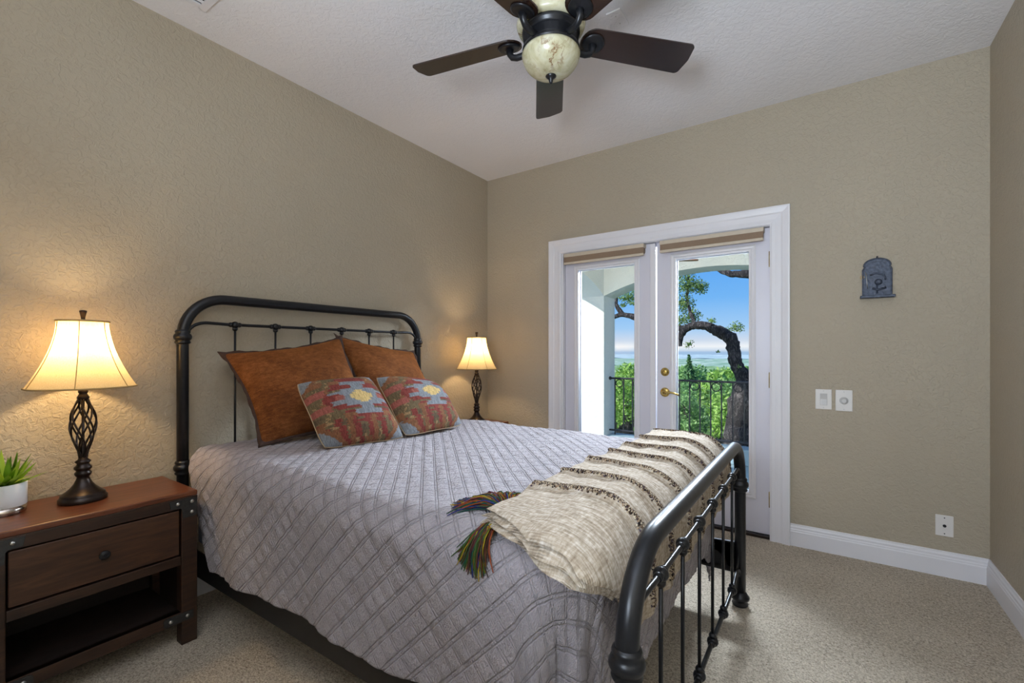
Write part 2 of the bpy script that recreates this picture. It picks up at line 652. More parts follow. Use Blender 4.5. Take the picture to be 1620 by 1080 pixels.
def ground_mat(name, cs, s=0.05):
    N = NT(name)
    N.pr(Roughness=0.95)
    N.b.inputs['Specular IOR Level'].default_value = 0.05
    a = N.noise(N.coord('Object'), s, 8, 0.7, 0.5)
    n = len(cs)
    N.base(N.ramp(a, [(0.32 + 0.36 * i / (n - 1), c) for i, c in enumerate(cs)]))
    return N.m
M['hillside'] = ground_mat('hillside_scrub', [srgb(60, 84, 46), srgb(96, 126, 66), srgb(132, 160, 92)], 0.35)
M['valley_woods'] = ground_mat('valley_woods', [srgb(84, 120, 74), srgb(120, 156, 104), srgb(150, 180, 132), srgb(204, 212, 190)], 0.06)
M['valley_plain'] = ground_mat('valley_plain', [srgb(112, 150, 122), srgb(140, 172, 148), srgb(166, 190, 172), srgb(224, 226, 220)], 0.006)  # distance haze mixed into the land colour, paler than the woods
M['valley_horizon'] = ground_mat('valley_horizon', [srgb(150, 176, 180), srgb(168, 192, 196), srgb(186, 204, 208), srgb(226, 230, 230)], 0.0016)  # palest and bluest land: aerial haze put into the base colour

# ================================================================== ROOM SHELL
RX, RZ, RY = 3.262, 2.777, -4.42
struct('floor', MB().box(-0.12, RX + 0.12, RY - 0.12, 0.10, -0.2, 0.0), M['carpet'], origin=(0, 0, 0))
struct('ceiling', MB().box(-0.14, RX + 0.14, RY - 0.14, 0.14, RZ, RZ + 0.2), M['ceiling'], origin=(0, 0, 0))
struct('wall_left', MB().box(-0.14, 0, RY - 0.14, 0.14, 0, RZ), M['wall'], origin=(0, 0, 0))
struct('wall_right', MB().box(RX, RX + 0.14, RY - 0.14, 0.14, 0, RZ), M['wall'], origin=(0, 0, 0))
struct('wall_front', MB().box(0, RX, RY - 0.14, RY, 0, RZ), M['wall'], origin=(0, 0, 0))
DX0, DX1, DZ = 0.765, 2.283, 2.022         # rough opening
wb = MB().box(0, DX0, 0, 0.14, 0, RZ).box(DX1, RX, 0, 0.14, 0, RZ).box(DX0, DX1, 0, 0.14, DZ, RZ)
struct('wall_back', wb, M['wall'], origin=(0, 0, 0))

# added window frame on the solid wall, put in behind the fill lamp
wf = MB()
for a in ((1.70, 1.77, 0.9, 2.3), (2.93, 3.00, 0.9, 2.3), (1.77, 2.93, 2.23, 2.3), (1.77, 2.93, 0.9, 0.97), (2.33, 2.37, 0.97, 2.23)):
    wf.box(a[0], a[1], RY, RY + 0.03, a[2], a[3])
added_frame = struct('added_window_frame', wf, M['white_trim'], bevel=0.004)

def baseboard(name, pts, out):
    """profile swept along a straight wall run; out = direction into the room."""
    prof = [(0, 0), (0.016, 0), (0.016, 0.088), (0.014, 0.094), (0.014, 0.100), (0.011, 0.106), (0.011, 0.116), (0.007, 0.124), (0.005, 0.134), (0, 0.134)]
    (ax, ay), (bx, by) = pts
    v = [(ax + out[0] * d, ay + out[1] * d, z) for d, z in prof] + [(bx + out[0] * d, by + out[1] * d, z) for d, z in prof]
    n = len(prof)
    mb = MB().add(v, [tuple(range(n)), tuple(range(2 * n - 1, n - 1, -1))] + [(i, i + n, (i + 1) % n + n, (i + 1) % n) for i in range(n)])
    return struct(name, mb, M['white_trim'], origin=(0, 0, 0))
baseboard('baseboard_left', ((0, RY), (0, 0)), (1, 0))
baseboard('baseboard_back', ((2.382, 0), (RX, 0)), (0, -1))
baseboard('baseboard_back', ((0.0, 0), (0.66, 0)), (0, -1))
baseboard('baseboard_right', ((RX, RY), (RX, 0)), (-1, 0))

# door casing: moulded profile mitred round the opening
def casing():
    prof = [(0, 0), (0, 0.012), (0.012, 0.016), (0.03, 0.014), (0.062, 0.016), (0.07, 0.021), (0.086, 0.024), (0.1, 0.028), (0.11, 0.028), (0.112, 0.0)]
    x0, x1, zt = 0.772, 2.272, 2.012
    rows = []
    for d, h in prof:
        rows.append([(x0 - d, -h, 0), (x0 - d, -h, zt + d), (x1 + d, -h, zt + d), (x1 + d, -h, 0)])
    v = [p for r in rows for p in r]
    f = []
    for i in range(len(rows) - 1):
        for j in range(3):
            f.append((i * 4 + j, i * 4 + j + 1, (i + 1) * 4 + j + 1, (i + 1) * 4 + j))
    f.append(tuple(i * 4 for i in range(len(rows))))
    f.append(tuple(i * 4 + 3 for i in reversed(range(len(rows)))))
    mb = MB().add(v, f)
    # jambs and head lining of the opening
    mb.box(DX0, 0.786, 0, 0.14, 0, DZ).box(2.272, DX1, 0, 0.14, 0, DZ).box(0.786, 2.272, 0, 0.14, 2.008, DZ)
    mb.box(0.786, 0.798, 0.082, 0.14, 0, 2.008).box(2.258, 2.272, 0.082, 0.14, 0, 2.008).box(0.798, 2.258, 0.082, 0.14, 1.994, 2.008)
    return mb
struct('trim_1', casing(), M['white_trim'], origin=(0, 0, 0))
struct('trim_2', MB().box(0.786, 2.272, 0.002, 0.14, 0.0, 0.018), M['bronze'], bevel=0.003)

def door_leaf(name, x0, x1, g0, g1, gz0, gz1):
    y0, y1 = 0.034, 0.078
    z0, z1 = 0.022, 2.004
    mb = MB().box(x0, g0, y0, y1, z0, z1).box(g1, x1, y0, y1, z0, z1).box(g0, g1, y0, y1, gz1, z1).box(g0, g1, y0, y1, z0, gz0)
    d = struct(name, mb, M['door_paint'], origin=((x0 + x1) / 2, 0.056, z0))
    # raised moulding round the glass, inside and out
    prof = [(0.034, 0.0), (0.034, 0.006), (0.024, 0.010), (0.012, 0.008), (0.004, 0.013), (-0.006, 0.011), (-0.006, -0.004)]
    mo = MB()
    for s, yb in ((-1, y0), (1, y1)):
        rows = [[(g0 - e, yb + s * h, gz0 - e), (g1 + e, yb + s * h, gz0 - e), (g1 + e, yb + s * h, gz1 + e), (g0 - e, yb + s * h, gz1 + e)] for e, h in prof]
        v = [p for r in rows for p in r]
        f = [(i * 4 + j, i * 4 + (j + 1) % 4, (i + 1) * 4 + (j + 1) % 4, (i + 1) * 4 + j) for i in range(len(rows) - 1) for j in range(4)]
        mo.add(v, f)
    obj('glass_moulding', mo, M['white_trim'], d)
    obj('glass_pane', MB().box(g0 - 0.002, g1 + 0.002, 0.0535, 0.0585, gz0 - 0.002, gz1 + 0.002), M['glass'], d)
    return d
dl = door_leaf('door_1', 0.790, 1.531, 0.905, 1.383, 0.272, 1.872)
obj('astragal', MB().box(1.497, 1.537, 0.020, 0.034, 0.022, 2.0), M['white_trim'], dl, bevel=0.004)
dr = door_leaf('door_2', 1.545, 2.268, 1.676, 2.155, 0.272, 1.872)
dk = MB().lathe([(0.030, 0), (0.031, 0.005), (0.026, 0.010), (0.021, 0.011), (0.020, 0.015), (0.012, 0.018)], (1.603, 0.034, 1.057), 28, axis='-y')
dk.box(1.600, 1.606, 0.006, 0.018, 1.047, 1.067)
obj('deadbolt', dk, M['brass'], dr)
hd = MB().lathe([(0.033, 0), (0.034, 0.005), (0.028, 0.011), (0.018, 0.013), (0.012, 0.016), (0.011, 0.045), (0.014, 0.050), (0.012, 0.056)], (1.603, 0.034, 0.909), 28, axis='-y')
hd.tube([(1.603, -0.016, 0.909), (1.625, -0.018, 0.912), (1.655, -0.019, 0.913), (1.685, -0.018, 0.908), (1.706, -0.014, 0.900), (1.712, -0.010, 0.897)],
        [0.010, 0.0085, 0.0075, 0.0075, 0.008, 0.007], 12)
obj('door_handle', hd, M['brass'], dr)
hg = MB()
for z in (0.25, 1.02, 1.80):
    hg.lathe([(0.007, -0.05), (0.007, 0.05)], (2.270, 0.028, z), 12)
obj('hinge', hg, M['brass'], dr)

# roller shades fixed to the tops of the leaves
def roller_shade(label, x0, x1, z0, z1):
    t = thing('roller_shade', label, 'blind', ((x0 + x1) / 2, 0.0, z0), 'roller shades on the glass doors')
    obj('valance', MB().box(x0, x1, -0.030, 0.030, z1 - 0.028, z1), M['shade_rail'], t, bevel=0.003)
    roll = MB().lathe([(0.026, x0 + 0.006), (0.026, x1 - 0.006)], (0, 0.0, z1 - 0.045), 24, axis='x')
    roll.box(x0 + 0.004, x1 - 0.004, -0.028, -0.025, z0 + 0.018, z1 - 0.026)
    obj('rolled_fabric', roll, M['shade_tan'], t)
    obj('hem_bar', MB().box(x0 + 0.002, x1 - 0.002, -0.032, -0.020, z0, z0 + 0.018), M['shade_rail'], t, bevel=0.003)
    for xa in (x0 + 0.01, x1 - 0.03):
        obj('mounting_bracket', MB().box(xa, xa + 0.02, -0.01, 0.034, z1 - 0.06, z1 - 0.02), M['plate_grey'], t)
roller_shade('beige roller shade rolled up above the left door leaf, the leaf without a handle', 0.803, 1.466, 1.912, 2.000)
roller_shade('beige roller shade rolled up above the right door leaf with the brass handle', 1.580, 2.240, 1.914, 2.000)

# ================================================================== BED
BY, BW = -1.685, 0.752
YN, YF = BY - BW, BY + BW
HX, FX = 0.062, 2.228
bed = thing('iron_bed', 'black iron bed frame with tube headboard and footboard under the grey quilt', 'bed', (1.14, BY, 0))
TR = 0.0245

def end_frame(name, x, zt, r):
    pts = [(x, YN, 0.0), (x, YN, zt - r)]
    for i in range(1, 13):
        a = PI / 2 * i / 12
        pts.append((x, YN + r * (1 - math.cos(a)), zt - r + r * math.sin(a)))
    for i in range(0, 13):
        a = PI / 2 * i / 12
        pts.append((x, YF - r + r * math.sin(a), zt - r + r * math.cos(a)))
    pts.append((x, YF, 0.0))
    return obj(name, MB().tube(pts, TR, 24), M['metal'], bed)

def collar_mb(x, y, z, s=1.0):
    p = [(TR, -0.034), (TR + 0.006, -0.030), (TR + 0.008, -0.024), (TR + 0.004, -0.017), (TR + 0.009, -0.012), (TR + 0.0125, -0.004),
         (TR + 0.0125, 0.004), (TR + 0.009, 0.012), (TR + 0.004, 0.017), (TR + 0.007, 0.024), (TR + 0.005, 0.030), (TR, 0.034)]
    return MB().lathe([(r, h * s) for r, h in p], (x, y, z), 28, cap0=False, cap1=False)

def foot_mb(x, y):
    p = [(0.030, 0.0), (0.034, 0.004), (0.036, 0.012), (0.030, 0.020), (0.033, 0.028), (0.040, 0.034), (0.041, 0.044), (0.034, 0.052), (0.030, 0.060), (TR, 0.068)]
    return MB().lathe(p, (x, y, 0), 28)

def rail_pts(x, z, dip, peak):
    pts = []
    n = 12
    for i in range(n + 1):                                   # arc out of the post up to the rail
        a = PI / 2 * i / n
        pts.append((x, YN + 0.02 + 0.085 * (1 - math.cos(a)), z - dip + (dip + peak) * math.sin(a)))
    pts.append((x, YN + 0.15, z + peak * 0.6))
    pts.append((x, YN + 0.21, z))
    m = [(p[0], 2 * BY - p[1], p[2]) for p in reversed(pts)]
    return pts + m

KY = [BY + (i - 2.5) * 0.2085 for i in range(6)]
def knob_mb(x, y, z, s=1.0, r=0.0195):
    mb = MB().ball((x, y, z), r, 18, sz=0.92)
    rr = r * 0.62
    for k in (-1, 1):
        mb.tube([(x, y + k * r * 0.8, z), (x, y + k * r * 1.15, z), (x, y + k * r * 1.5, z)], [rr, rr * 1.05, rr * 0.8], 14)
    mb.tube([(x, y, z - s * r * 0.75), (x, y, z - s * r * 1.2), (x, y, z - s * r * 1.55)], [rr, rr * 1.05, rr * 0.72], 14)
    return mb

hb = end_frame('headboard', HX, 1.463, 0.185)
fb = end_frame('footboard', FX, 0.777, 0.185)
for par, x, zc, zr, zl in ((hb, HX, 1.272, 1.340, 0.42), (fb, FX, 0.574, 0.660, 0.168)):
    for y in (YN, YF):
        obj('post_collar', collar_mb(x, y, zc), M['metal'], par)
        if par is hb:
            obj('post_collar', collar_mb(x, y, 0.657), M['metal'], par)
        obj('post_foot', foot_mb(x, y), M['metal'], par)
    obj('upper_rail', MB().tube(rail_pts(x, zr, 0.055, 0.004), 0.0078, 12), M['metal'], par)
    obj('lower_rail', MB().tube(rail_pts(x, zl, 0.025, 0.030 if par is fb else 0.0), 0.0078, 12), M['metal'], par)
    for y in KY:
        obj('knob', knob_mb(x, y, zr), M['metal'], par)
        obj('knob', knob_mb(x, y, zl, -1.0), M['metal'], par)
        obj('spindle', MB().tube([(x, y, zl), (x, y, zr)], 0.0055, 10), M['metal'], par)

def side_rail(ya, yb):
    """angle iron running from the head post to the foot post."""
    mb = MB()
    s = 1 if ya > BY else -1
    v = []
    for (x, y) in ((0.088, ya), (2.203, yb)):
        for dy, z in ((0, 0.172), (0, 0.290), (-s * 0.006, 0.290), (-s * 0.006, 0.180), (-s * 0.045, 0.180), (-s * 0.045, 0.172)):
            v.append((x, y + dy, z))
    mb.add(v, [tuple(range(6)), tuple(range(11, 5, -1))] + [(i, i + 6, (i + 1) % 6 + 6, (i + 1) % 6) for i in range(6)])
    r = obj('side_rail', mb, M['rail_black'], bed)
    # curved hook gussets at both posts
    for x, sx in ((0.085, 1), (2.205, -1)):
        y = ya if sx == 1 else yb
        poly = [(x, 0.30), (x + sx * 0.10, 0.295), (x + sx * 0.10, 0.245)]
        for i in range(1, 9):
            a = PI / 2 * i / 8
            poly.append((x + sx * (0.10 - 0.075 * math.sin(a)), 0.155 + 0.09 * math.cos(a)))
        poly.append((x, 0.155))
        obj('hook_plate', MB().prism(poly, y - 0.006, y + 0.006, 'y'), M['metal'], r)
    for x in (0.83, 1.09):
        y = BY + s * 0.55
        obj('support_leg', MB().tube([(x, y, 0.0), (x, y, 0.012), (x, y, 0.014), (x, y, 0.18)], [0.022, 0.022, 0.012, 0.012], 14), M['rail_black'], r)
    return r
side_rail(YN + 0.010, YN + 0.030)
side_rail(YF - 0.010, YF - 0.010)

for x in (0.83, 1.09):
    obj('cross_slat', MB().box(x - 0.02, x + 0.02, YN + 0.03, YF - 0.02, 0.181, 0.200), M['rail_black'], bed)
# mattress and box spring
def soft_box(name, x0, x1, y0, y1, z0, z1, r, m):
    return obj(name, MB().box(x0, x1, y0, y1, z0, z1), m, bevel=r, seg=5)
tag(soft_box('box_spring', 0.10, 2.08, YN + 0.045, YF - 0.04, 0.292, 0.462, 0.02, M['pale_cloth']),
    'pale blue grey box spring showing beside the nightstand under the quilt', 'box spring')
tag(soft_box('mattress', 0.10, 2.09, YN + 0.03, YF - 0.03, 0.463, 0.722, 0.06, M['pale_cloth']),
    'pale mattress hidden under the quilt on the iron bed', 'mattress')

# ------------------------------------------------------------------ quilt
QX, QY0, QY1, QZ, QR = 2.118, -2.452, -0.918, 0.752, 0.105
QL = QR * PI / 2
CR = 0.045
def smooth01(t):
    t = np.clip(t, 0, 1)
    return t * t * (3 - 2 * t)

def quilt_surface(X, Y, lift=0.0, folds=1.0):
    """maps flat cloth coordinates onto the made bed; returns points and normals."""
    X = np.asarray(X, float)
    Y = np.asarray(Y, float)
    ix, iy0, iy1 = QX - QR - CR, QY0 + QR + CR, QY1 - QR - CR
    px = np.minimum(X, ix)
    py = np.clip(Y, iy0, iy1)
    dx, dy = X - px, Y - py
    dist = np.sqrt(dx * dx + dy * dy)
    nx = np.where(dist > 1e-9, dx / np.maximum(dist, 1e-9), 0)
    ny = np.where(dist > 1e-9, dy / np.maximum(dist, 1e-9), 0)
    s = dist - CR
    th = np.clip(s / QR, 0, PI / 2)
    below = np.maximum(0, s - QL)
    along = np.where(np.abs(ny) > np.abs(nx), X, Y)
    ang = np.arctan2(ny, nx + 1e-12)
    corner = (np.abs(nx) * np.abs(ny)) * 2
    fold = (0.010 * np.sin(along * 9.3 + 1.0) + 0.006 * np.sin(along * 21.0 + 0.4) + 0.012 * np.exp(-((along - 0.72) / 0.07) ** 2) * (ny < -0.5)) * smooth01(below / 0.35) * (1 - corner)
    fold = fold * np.where(nx > 0.5, 0.5, 1.0)
    cf = corner * 0.030 * np.sin(ang * 9.0 + 0.8) * smooth01(below / 0.25)
    h = np.where(s < 0, dist, CR + QR * np.sin(th)) + below * 0.045 * (nx < 0.6) + folds * (fold + cf)
    drop = QR * (1 - np.cos(th)) + below
    crown = 0.006 * np.sin(X * 5.1 + 0.7) * np.cos(Y * 4.3) + 0.004 * np.sin(X * 11 + Y * 7)
    Z = QZ - drop + crown * np.cos(th)
    N = np.stack([nx * np.sin(th), ny * np.sin(th), np.cos(th)], -1)
    P = np.stack([px + nx * h, py + ny * h, Z], -1)
    return P + N * (lift[..., None] if hasattr(lift, 'shape') else lift), N

def big_grid_object(name, P, UV, mat, parent=None, thickness=0.0):
    a, b = P.shape[:2]
    me = bpy.data.meshes.new(name)
    off = np.array(base_of(parent)) if parent is not None else np.array([P[..., 0].mean(), P[..., 1].mean(), P[..., 2].min()])
    V = (P.reshape(-1, 3) - off)
    ii, jj = np.meshgrid(np.arange(a - 1), np.arange(b - 1), indexing='ij')
    F = np.stack([ii * b + jj, (ii + 1) * b + jj, (ii + 1) * b + jj + 1, ii * b + jj + 1], -1).reshape(-1, 4)
    me.vertices.add(len(V))
    me.vertices.foreach_set('co', V.ravel())
    me.loops.add(F.size)
    me.loops.foreach_set('vertex_index', F.ravel().astype(np.int32))
    me.polygons.add(len(F))
    me.polygons.foreach_set('loop_start', np.arange(0, F.size, 4, dtype=np.int32))
    me.polygons.foreach_set('use_smooth', np.ones(len(F), bool))
    me.update(calc_edges=True)
    uvl = me.uv_layers.new(name='UVMap')
    uvl.data.foreach_set('uv', UV.reshape(-1, 2)[F.ravel()].ravel().astype(np.float32))
    me.materials.append(mat)
    me.validate()
    o = bpy.data.objects.new(name, me)
    COL.objects.link(o)
    if parent is not None:
        o.parent = parent
    else:
        o.location = off
    if thickness:
        md = o.modifiers.new('solid', 'SOLIDIFY')
        md.thickness = thickness
        md.offset = -1
    return o

def quilt_height(X, Y):
    r2 = 1 / math.sqrt(2)
    def fam(t, q):
        fr = np.abs((t * r2 / q) % 1.0 - 0.5)
        return fr * 2        # 1 at line, 0 mid
    a, b = fam(X + Y, QA), fam(X - Y, QB)
    ws = smooth01((-2.32 - Y) / 0.14)
    h = 0.0035 * (1 - (1 - 0.45 * ws) * a ** 4) * (1 - (0.65 + 0.35 * ws) * b ** 4)
    rs = np.random.RandomState(4)
    for _ in range(26):
        k = rs.uniform(60, 130)
        t = rs.normal(PI / 4, 0.35)
        h = h + 0.00030 * np.sin(k * (math.cos(t) * X + math.sin(t) * Y) + rs.uniform(0, 6.28))
    return h

def make_quilt():
    nu, nv = 470, 440
    u = np.linspace(0, 1, nu)[:, None] * np.ones((1, nv))
    v = np.ones((nu, 1)) * np.linspace(0, 1, nv)[None, :]
    drop = 0.505
    y0, y1 = QY0 + QR - drop - 0.0, QY1 - QR + drop
    x1 = QX - QR + drop
    Y = y0 + (y1 - y0) * v
    # head end of the quilt slants back a little down the near side
    over = np.clip((QY0 + 0.08 - Y) / 0.5, 0, 1)
    X0 = 0.095 + 0.33 * over
    X = X0 + (x1 - X0) * u
    # near hem hangs lower towards the head
    edge = smooth01((QY0 - Y) / 0.5)
    Y = Y - edge * (0.055 * (1 - np.clip(X / 1.2, 0, 1)) + 0.008 * np.sin(X * 6))
    h = quilt_height(X, Y)
    P, N = quilt_surface(X, Y)
    P = P + N * h[..., None]
    UV = np.stack([X, Y], -1)
    o = big_grid_object('quilt', P, UV, M['quilt'], thickness=0.008)
    return o
quilt = make_quilt()
tag(quilt, 'mauve grey diamond quilted bedspread draped over the iron bed', 'bedspread')

# ------------------------------------------------------------------ throw
throw = thing('throw_blanket', 'cream woven throw with dark fringe stripes folded across the foot of the bed', 'blanket', (2.0, BY, 0.76))
STRIPES = [-2.150, -1.975, -1.765, -1.567, -1.378, -1.195, -0.985]
def throw_surface(X, Y, lift):
    """like quilt_surface, but the stiff folded throw keeps a squarer corner."""
    X, Y = np.asarray(X, float), np.asarray(Y, float)
    ix, iy0, iy1 = QX - QR + 0.02, QY0 + QR - 0.045, QY1 - QR
    def bend(e):
        th = np.clip(e / QR, 0, PI / 2)
        below = np.maximum(0, e - QL)
        return QR * np.sin(th), QR * (1 - np.cos(th)) + below, th
    hx, dx, tx = bend(np.maximum(0, X - ix))
    hn, dn, tn = bend(np.maximum(0, iy0 - Y))
    hf, df, tf = bend(np.maximum(0, Y - iy1))
    px = np.minimum(X, ix) + hx
    py = np.clip(Y, iy0, iy1) - hn + hf
    dy = dn + df
    drop = (dx ** 4 + dy ** 4) ** 0.25
    crown = 0.006 * np.sin(X * 5.1 + 0.7) * np.cos(Y * 4.3) + 0.004 * np.sin(X * 11 + Y * 7)
    N = np.stack([np.sin(tx), -np.sin(tn) + np.sin(tf), np.cos(tx) * np.cos(tn) * np.cos(tf) + 1e-4], -1)
    N /= np.linalg.norm(N, axis=-1)[..., None]
    P = np.stack([px, py, QZ - drop + crown * np.cos(tx) * np.cos(tn) * np.cos(tf)], -1)
    return P + N * lift[..., None], N

def throw_wave(Y):
    h = np.zeros_like(Y)
    for s in STRIPES:
        h = h + 0.010 * np.exp(-((Y - s) / 0.020) ** 2) + 0.004 * np.exp(-((Y - s - 0.05) / 0.05) ** 2)
    return h

def throw_layer(mb, uvs, x0, x1, y0, y1, lift0, thick, seed, wave=1.0, step=0.011):
    nu, nv = int((x1 - x0) / step), int((y1 - y0) / step)
    k = 8
    rs = np.random.RandomState(seed)
    X, Y = np.meshgrid(np.linspace(x0, x1, nu), np.linspace(y0, y1, nv), indexing='ij')
    wob = 0.006 * np.sin(Y * 17 + seed) + 0.004 * np.sin(Y * 41 + seed * 2)
    edgeL = np.exp(-(X - x0) / 0.08)
    X = X + wob * edgeL
    Y = Y + (0.17 * smooth01((X - 2.115) / 0.12) - 0.078 * np.clip((X - 1.85) / 0.28, 0, 1.0)) * np.exp(-(Y - y0) / 0.14)
    wy = 0.003 * np.sin(X * 23 + seed) + 0.0015 * np.sin(X * 51 + seed)
    Y = Y + wy * np.exp(-(Y - y0) / 0.06)
    rip = 0.0016 * np.sin(X * 62 + Y * 11 + seed) + 0.0012 * np.sin(X * 31 - Y * 47)
    d_edge = np.minimum.reduce([X - X.min(0)[None, :], X.max(0)[None, :] - X, Y - Y.min(1)[:, None], Y.max(1)[:, None] - Y])
    rnd = np.sqrt(np.clip(1 - (1 - np.clip(d_edge / (thick * 0.9), 0, 1)) ** 2, 0, 1))
    top = lift0 + thick * (0.5 + 0.5 * rnd) + wave * throw_wave(Y) + rip
    bot = lift0 + thick * (0.5 - 0.5 * rnd) + 0 * X
    Pt, _ = throw_surface(X, Y, top)
    Pb, _ = throw_surface(X, Y, bot)
    n0 = len(mb.v)
    mb.grid(Pt)
    n1 = len(mb.v)
    mb.grid(Pb[:, ::-1])
    uvs.append(np.stack([X, Y], -1).reshape(-1, 2))
    uvs.append(np.stack([X, Y], -1)[:, ::-1].reshape(-1, 2))
    # rim between the two faces
    rim = [(i, 0) for i in range(nu)] + [(nu - 1, j) for j in range(1, nv)] + [(i, nv - 1) for i in range(nu - 2, -1, -1)] + [(0, j) for j in range(nv - 2, 0, -1)]
    m = len(rim)
    for q in range(m):
        a, b = rim[q], rim[(q + 1) % m]
        f = (n0 + a[0] * nv + a[1], n1 + a[0] * nv + (nv - 1 - a[1]), n1 + b[0] * nv + (nv - 1 - b[1]), n0 + b[0] * nv + b[1])
        mb.f.append(f)
        mb.m.append(0)
        mb.s.append(True)

def mesh_with_uv(name, mb, uv, mats, parent):
    o = obj(name, mb, mats, parent, fix=False)
    me = o.data
    lay = me.uv_layers.new(name='UVMap')
    idx = np.zeros(len(me.loops), np.int32)
    me.loops.foreach_get('vertex_index', idx)
    lay.data.foreach_set('uv', np.asarray(uv)[idx].ravel().astype(np.float32))
    return o

tm, tu = MB(), []
throw_layer(tm, tu, 1.838, 2.22, -2.412, -0.80, 0.006, 0.013, 1, 0.0, 0.018)
throw_layer(tm, tu, 1.832, 2.25, -2.402, -0.80, 0.019, 0.013, 2, 0.0, 0.018)
throw_layer(tm, tu, 1.826, 2.33, -2.390, -0.80, 0.032, 0.013, 3, 1.0, 0.009)
# rolled fold at the foot corner
mesh_with_uv('throw_cloth', tm, np.concatenate(tu), M['throw'], throw)

def attr_object(name, V, F, C, mat, parent, smooth=True):
    off = np.array(base_of(parent))
    me = bpy.data.meshes.new(name)
    me.from_pydata((np.asarray(V) - off).tolist(), [], F)
    me.polygons.foreach_set('use_smooth', [smooth] * len(me.polygons))
    ca = me.color_attributes.new('col', 'FLOAT_COLOR', 'POINT')
    cc = np.ones((len(V), 4), np.float32)
    cc[:, :3] = C
    ca.data.foreach_set('color', cc.ravel())
    me.materials.append(mat)
    o = bpy.data.objects.new(name, me)
    COL.objects.link(o)
    o.parent = parent
    return o

rng = random.Random(7)
def fringe(ys):
    V, F, C = [], [], []
    pal = [srgb(66, 52, 44), srgb(104, 84, 68), srgb(44, 38, 38), srgb(160, 138, 114), srgb(206, 192, 168), srgb(186, 170, 146), srgb(84, 72, 82)]
    n = 1700
    xs = np.array([1.832 + 0.47 * rng.random() for _ in range(n)])
    yy = np.array([ys + rng.gauss(0, 0.0062) for _ in range(n)])
    lift = 0.0445 + throw_wave(yy)
    P, N = throw_surface(xs, yy, lift)
    for i in range(n):
        p = Vector(P[i])
        nn = Vector(N[i])
        d = Vector((rng.uniform(-0.6, 0.6), rng.uniform(-1, 1), rng.uniform(-0.2, 0.6))).normalized()
        d = (d - nn * d.dot(nn) * 0.5).normalized() * rng.uniform(0.005, 0.010)
        w = d.cross(nn).normalized() * 0.0024
        up = nn * 0.0055
        k = len(V)
        a, b = p - d * 0.5, p + d * 0.5
        V += [a - w, a + w, b + w, b - w, (a + b) / 2 + up]
        F += [(k, k + 1, k + 4), (k + 1, k + 2, k + 4), (k + 2, k + 3, k + 4), (k + 3, k, k + 4)]
        C += [pal[rng.randrange(len(pal))]] * 5
    return attr_object('fringe_stripe', V, F, C, M['yarn'], throw, False)
for ys in STRIPES:
    fringe(ys)

YARN = [srgb(40, 52, 108), srgb(30, 66, 58), srgb(136, 66, 38), srgb(150, 128, 34), srgb(78, 42, 38), srgb(52, 78, 42), srgb(112, 82, 46), srgb(36, 40, 44), srgb(98, 44, 54), srgb(58, 46, 40), srgb(66, 84, 60)]
def tassel(root, heading, length, spread, n, seed, bias=None):
    r = random.Random(seed)
    V, F, C = [], [], []
    mbl = MB()
    cols = []
    for i in range(n):
        a = heading + max(-1.7, min(1.7, r.gauss(0, 1))) * spread
        L = length * r.uniform(0.75, 1.08)
        kx, ky = root[0] + r.uniform(-0.008, 0.008), root[1] + r.uniform(-0.006, 0.006)
        hgt = r.uniform(0.004, 0.034)
        xs, ys, lf = [], [], []
        wig = r.uniform(-0.25, 0.25)
        for q in range(7):
            t = q / 6
            aa = a + wig * t
            xs.append(kx + math.cos(aa) * L * t)
            ys.append(ky + math.sin(aa) * L * t)
            lf.append(0.006 + hgt * math.sin(PI * min(1, t * 1.1)) * 0.9 + 0.003 * r.random() + (0.010 if q == 0 else 0))
        P, N = quilt_surface(np.array(xs), np.array(ys), np.array(lf), folds=1.0)
        n0 = len(mbl.v)
        mbl.tube([tuple(p) for p in P], [0.0018] * 6 + [0.0012], 5)
        c = YARN[r.randrange(len(YARN))] if bias is None or r.random() > 0.6 else bias[r.randrange(len(bias))]
        cols += [c] * (len(mbl.v) - n0)
    return attr_object('tassel', mbl.v, mbl.f, np.array(cols), M['yarn'], throw)
tassel((1.826, -2.296), 3.05, 0.150, 0.34, 240, 11)
tassel((1.818, -2.272), 2.15, 0.120, 0.34, 200, 13)
tassel((1.862, -2.372), -1.72, 0.128, 0.19, 170, 12, [srgb(140, 126, 26), srgb(34, 76, 56), srgb(88, 54, 42), srgb(72, 50, 40), srgb(62, 84, 40)])

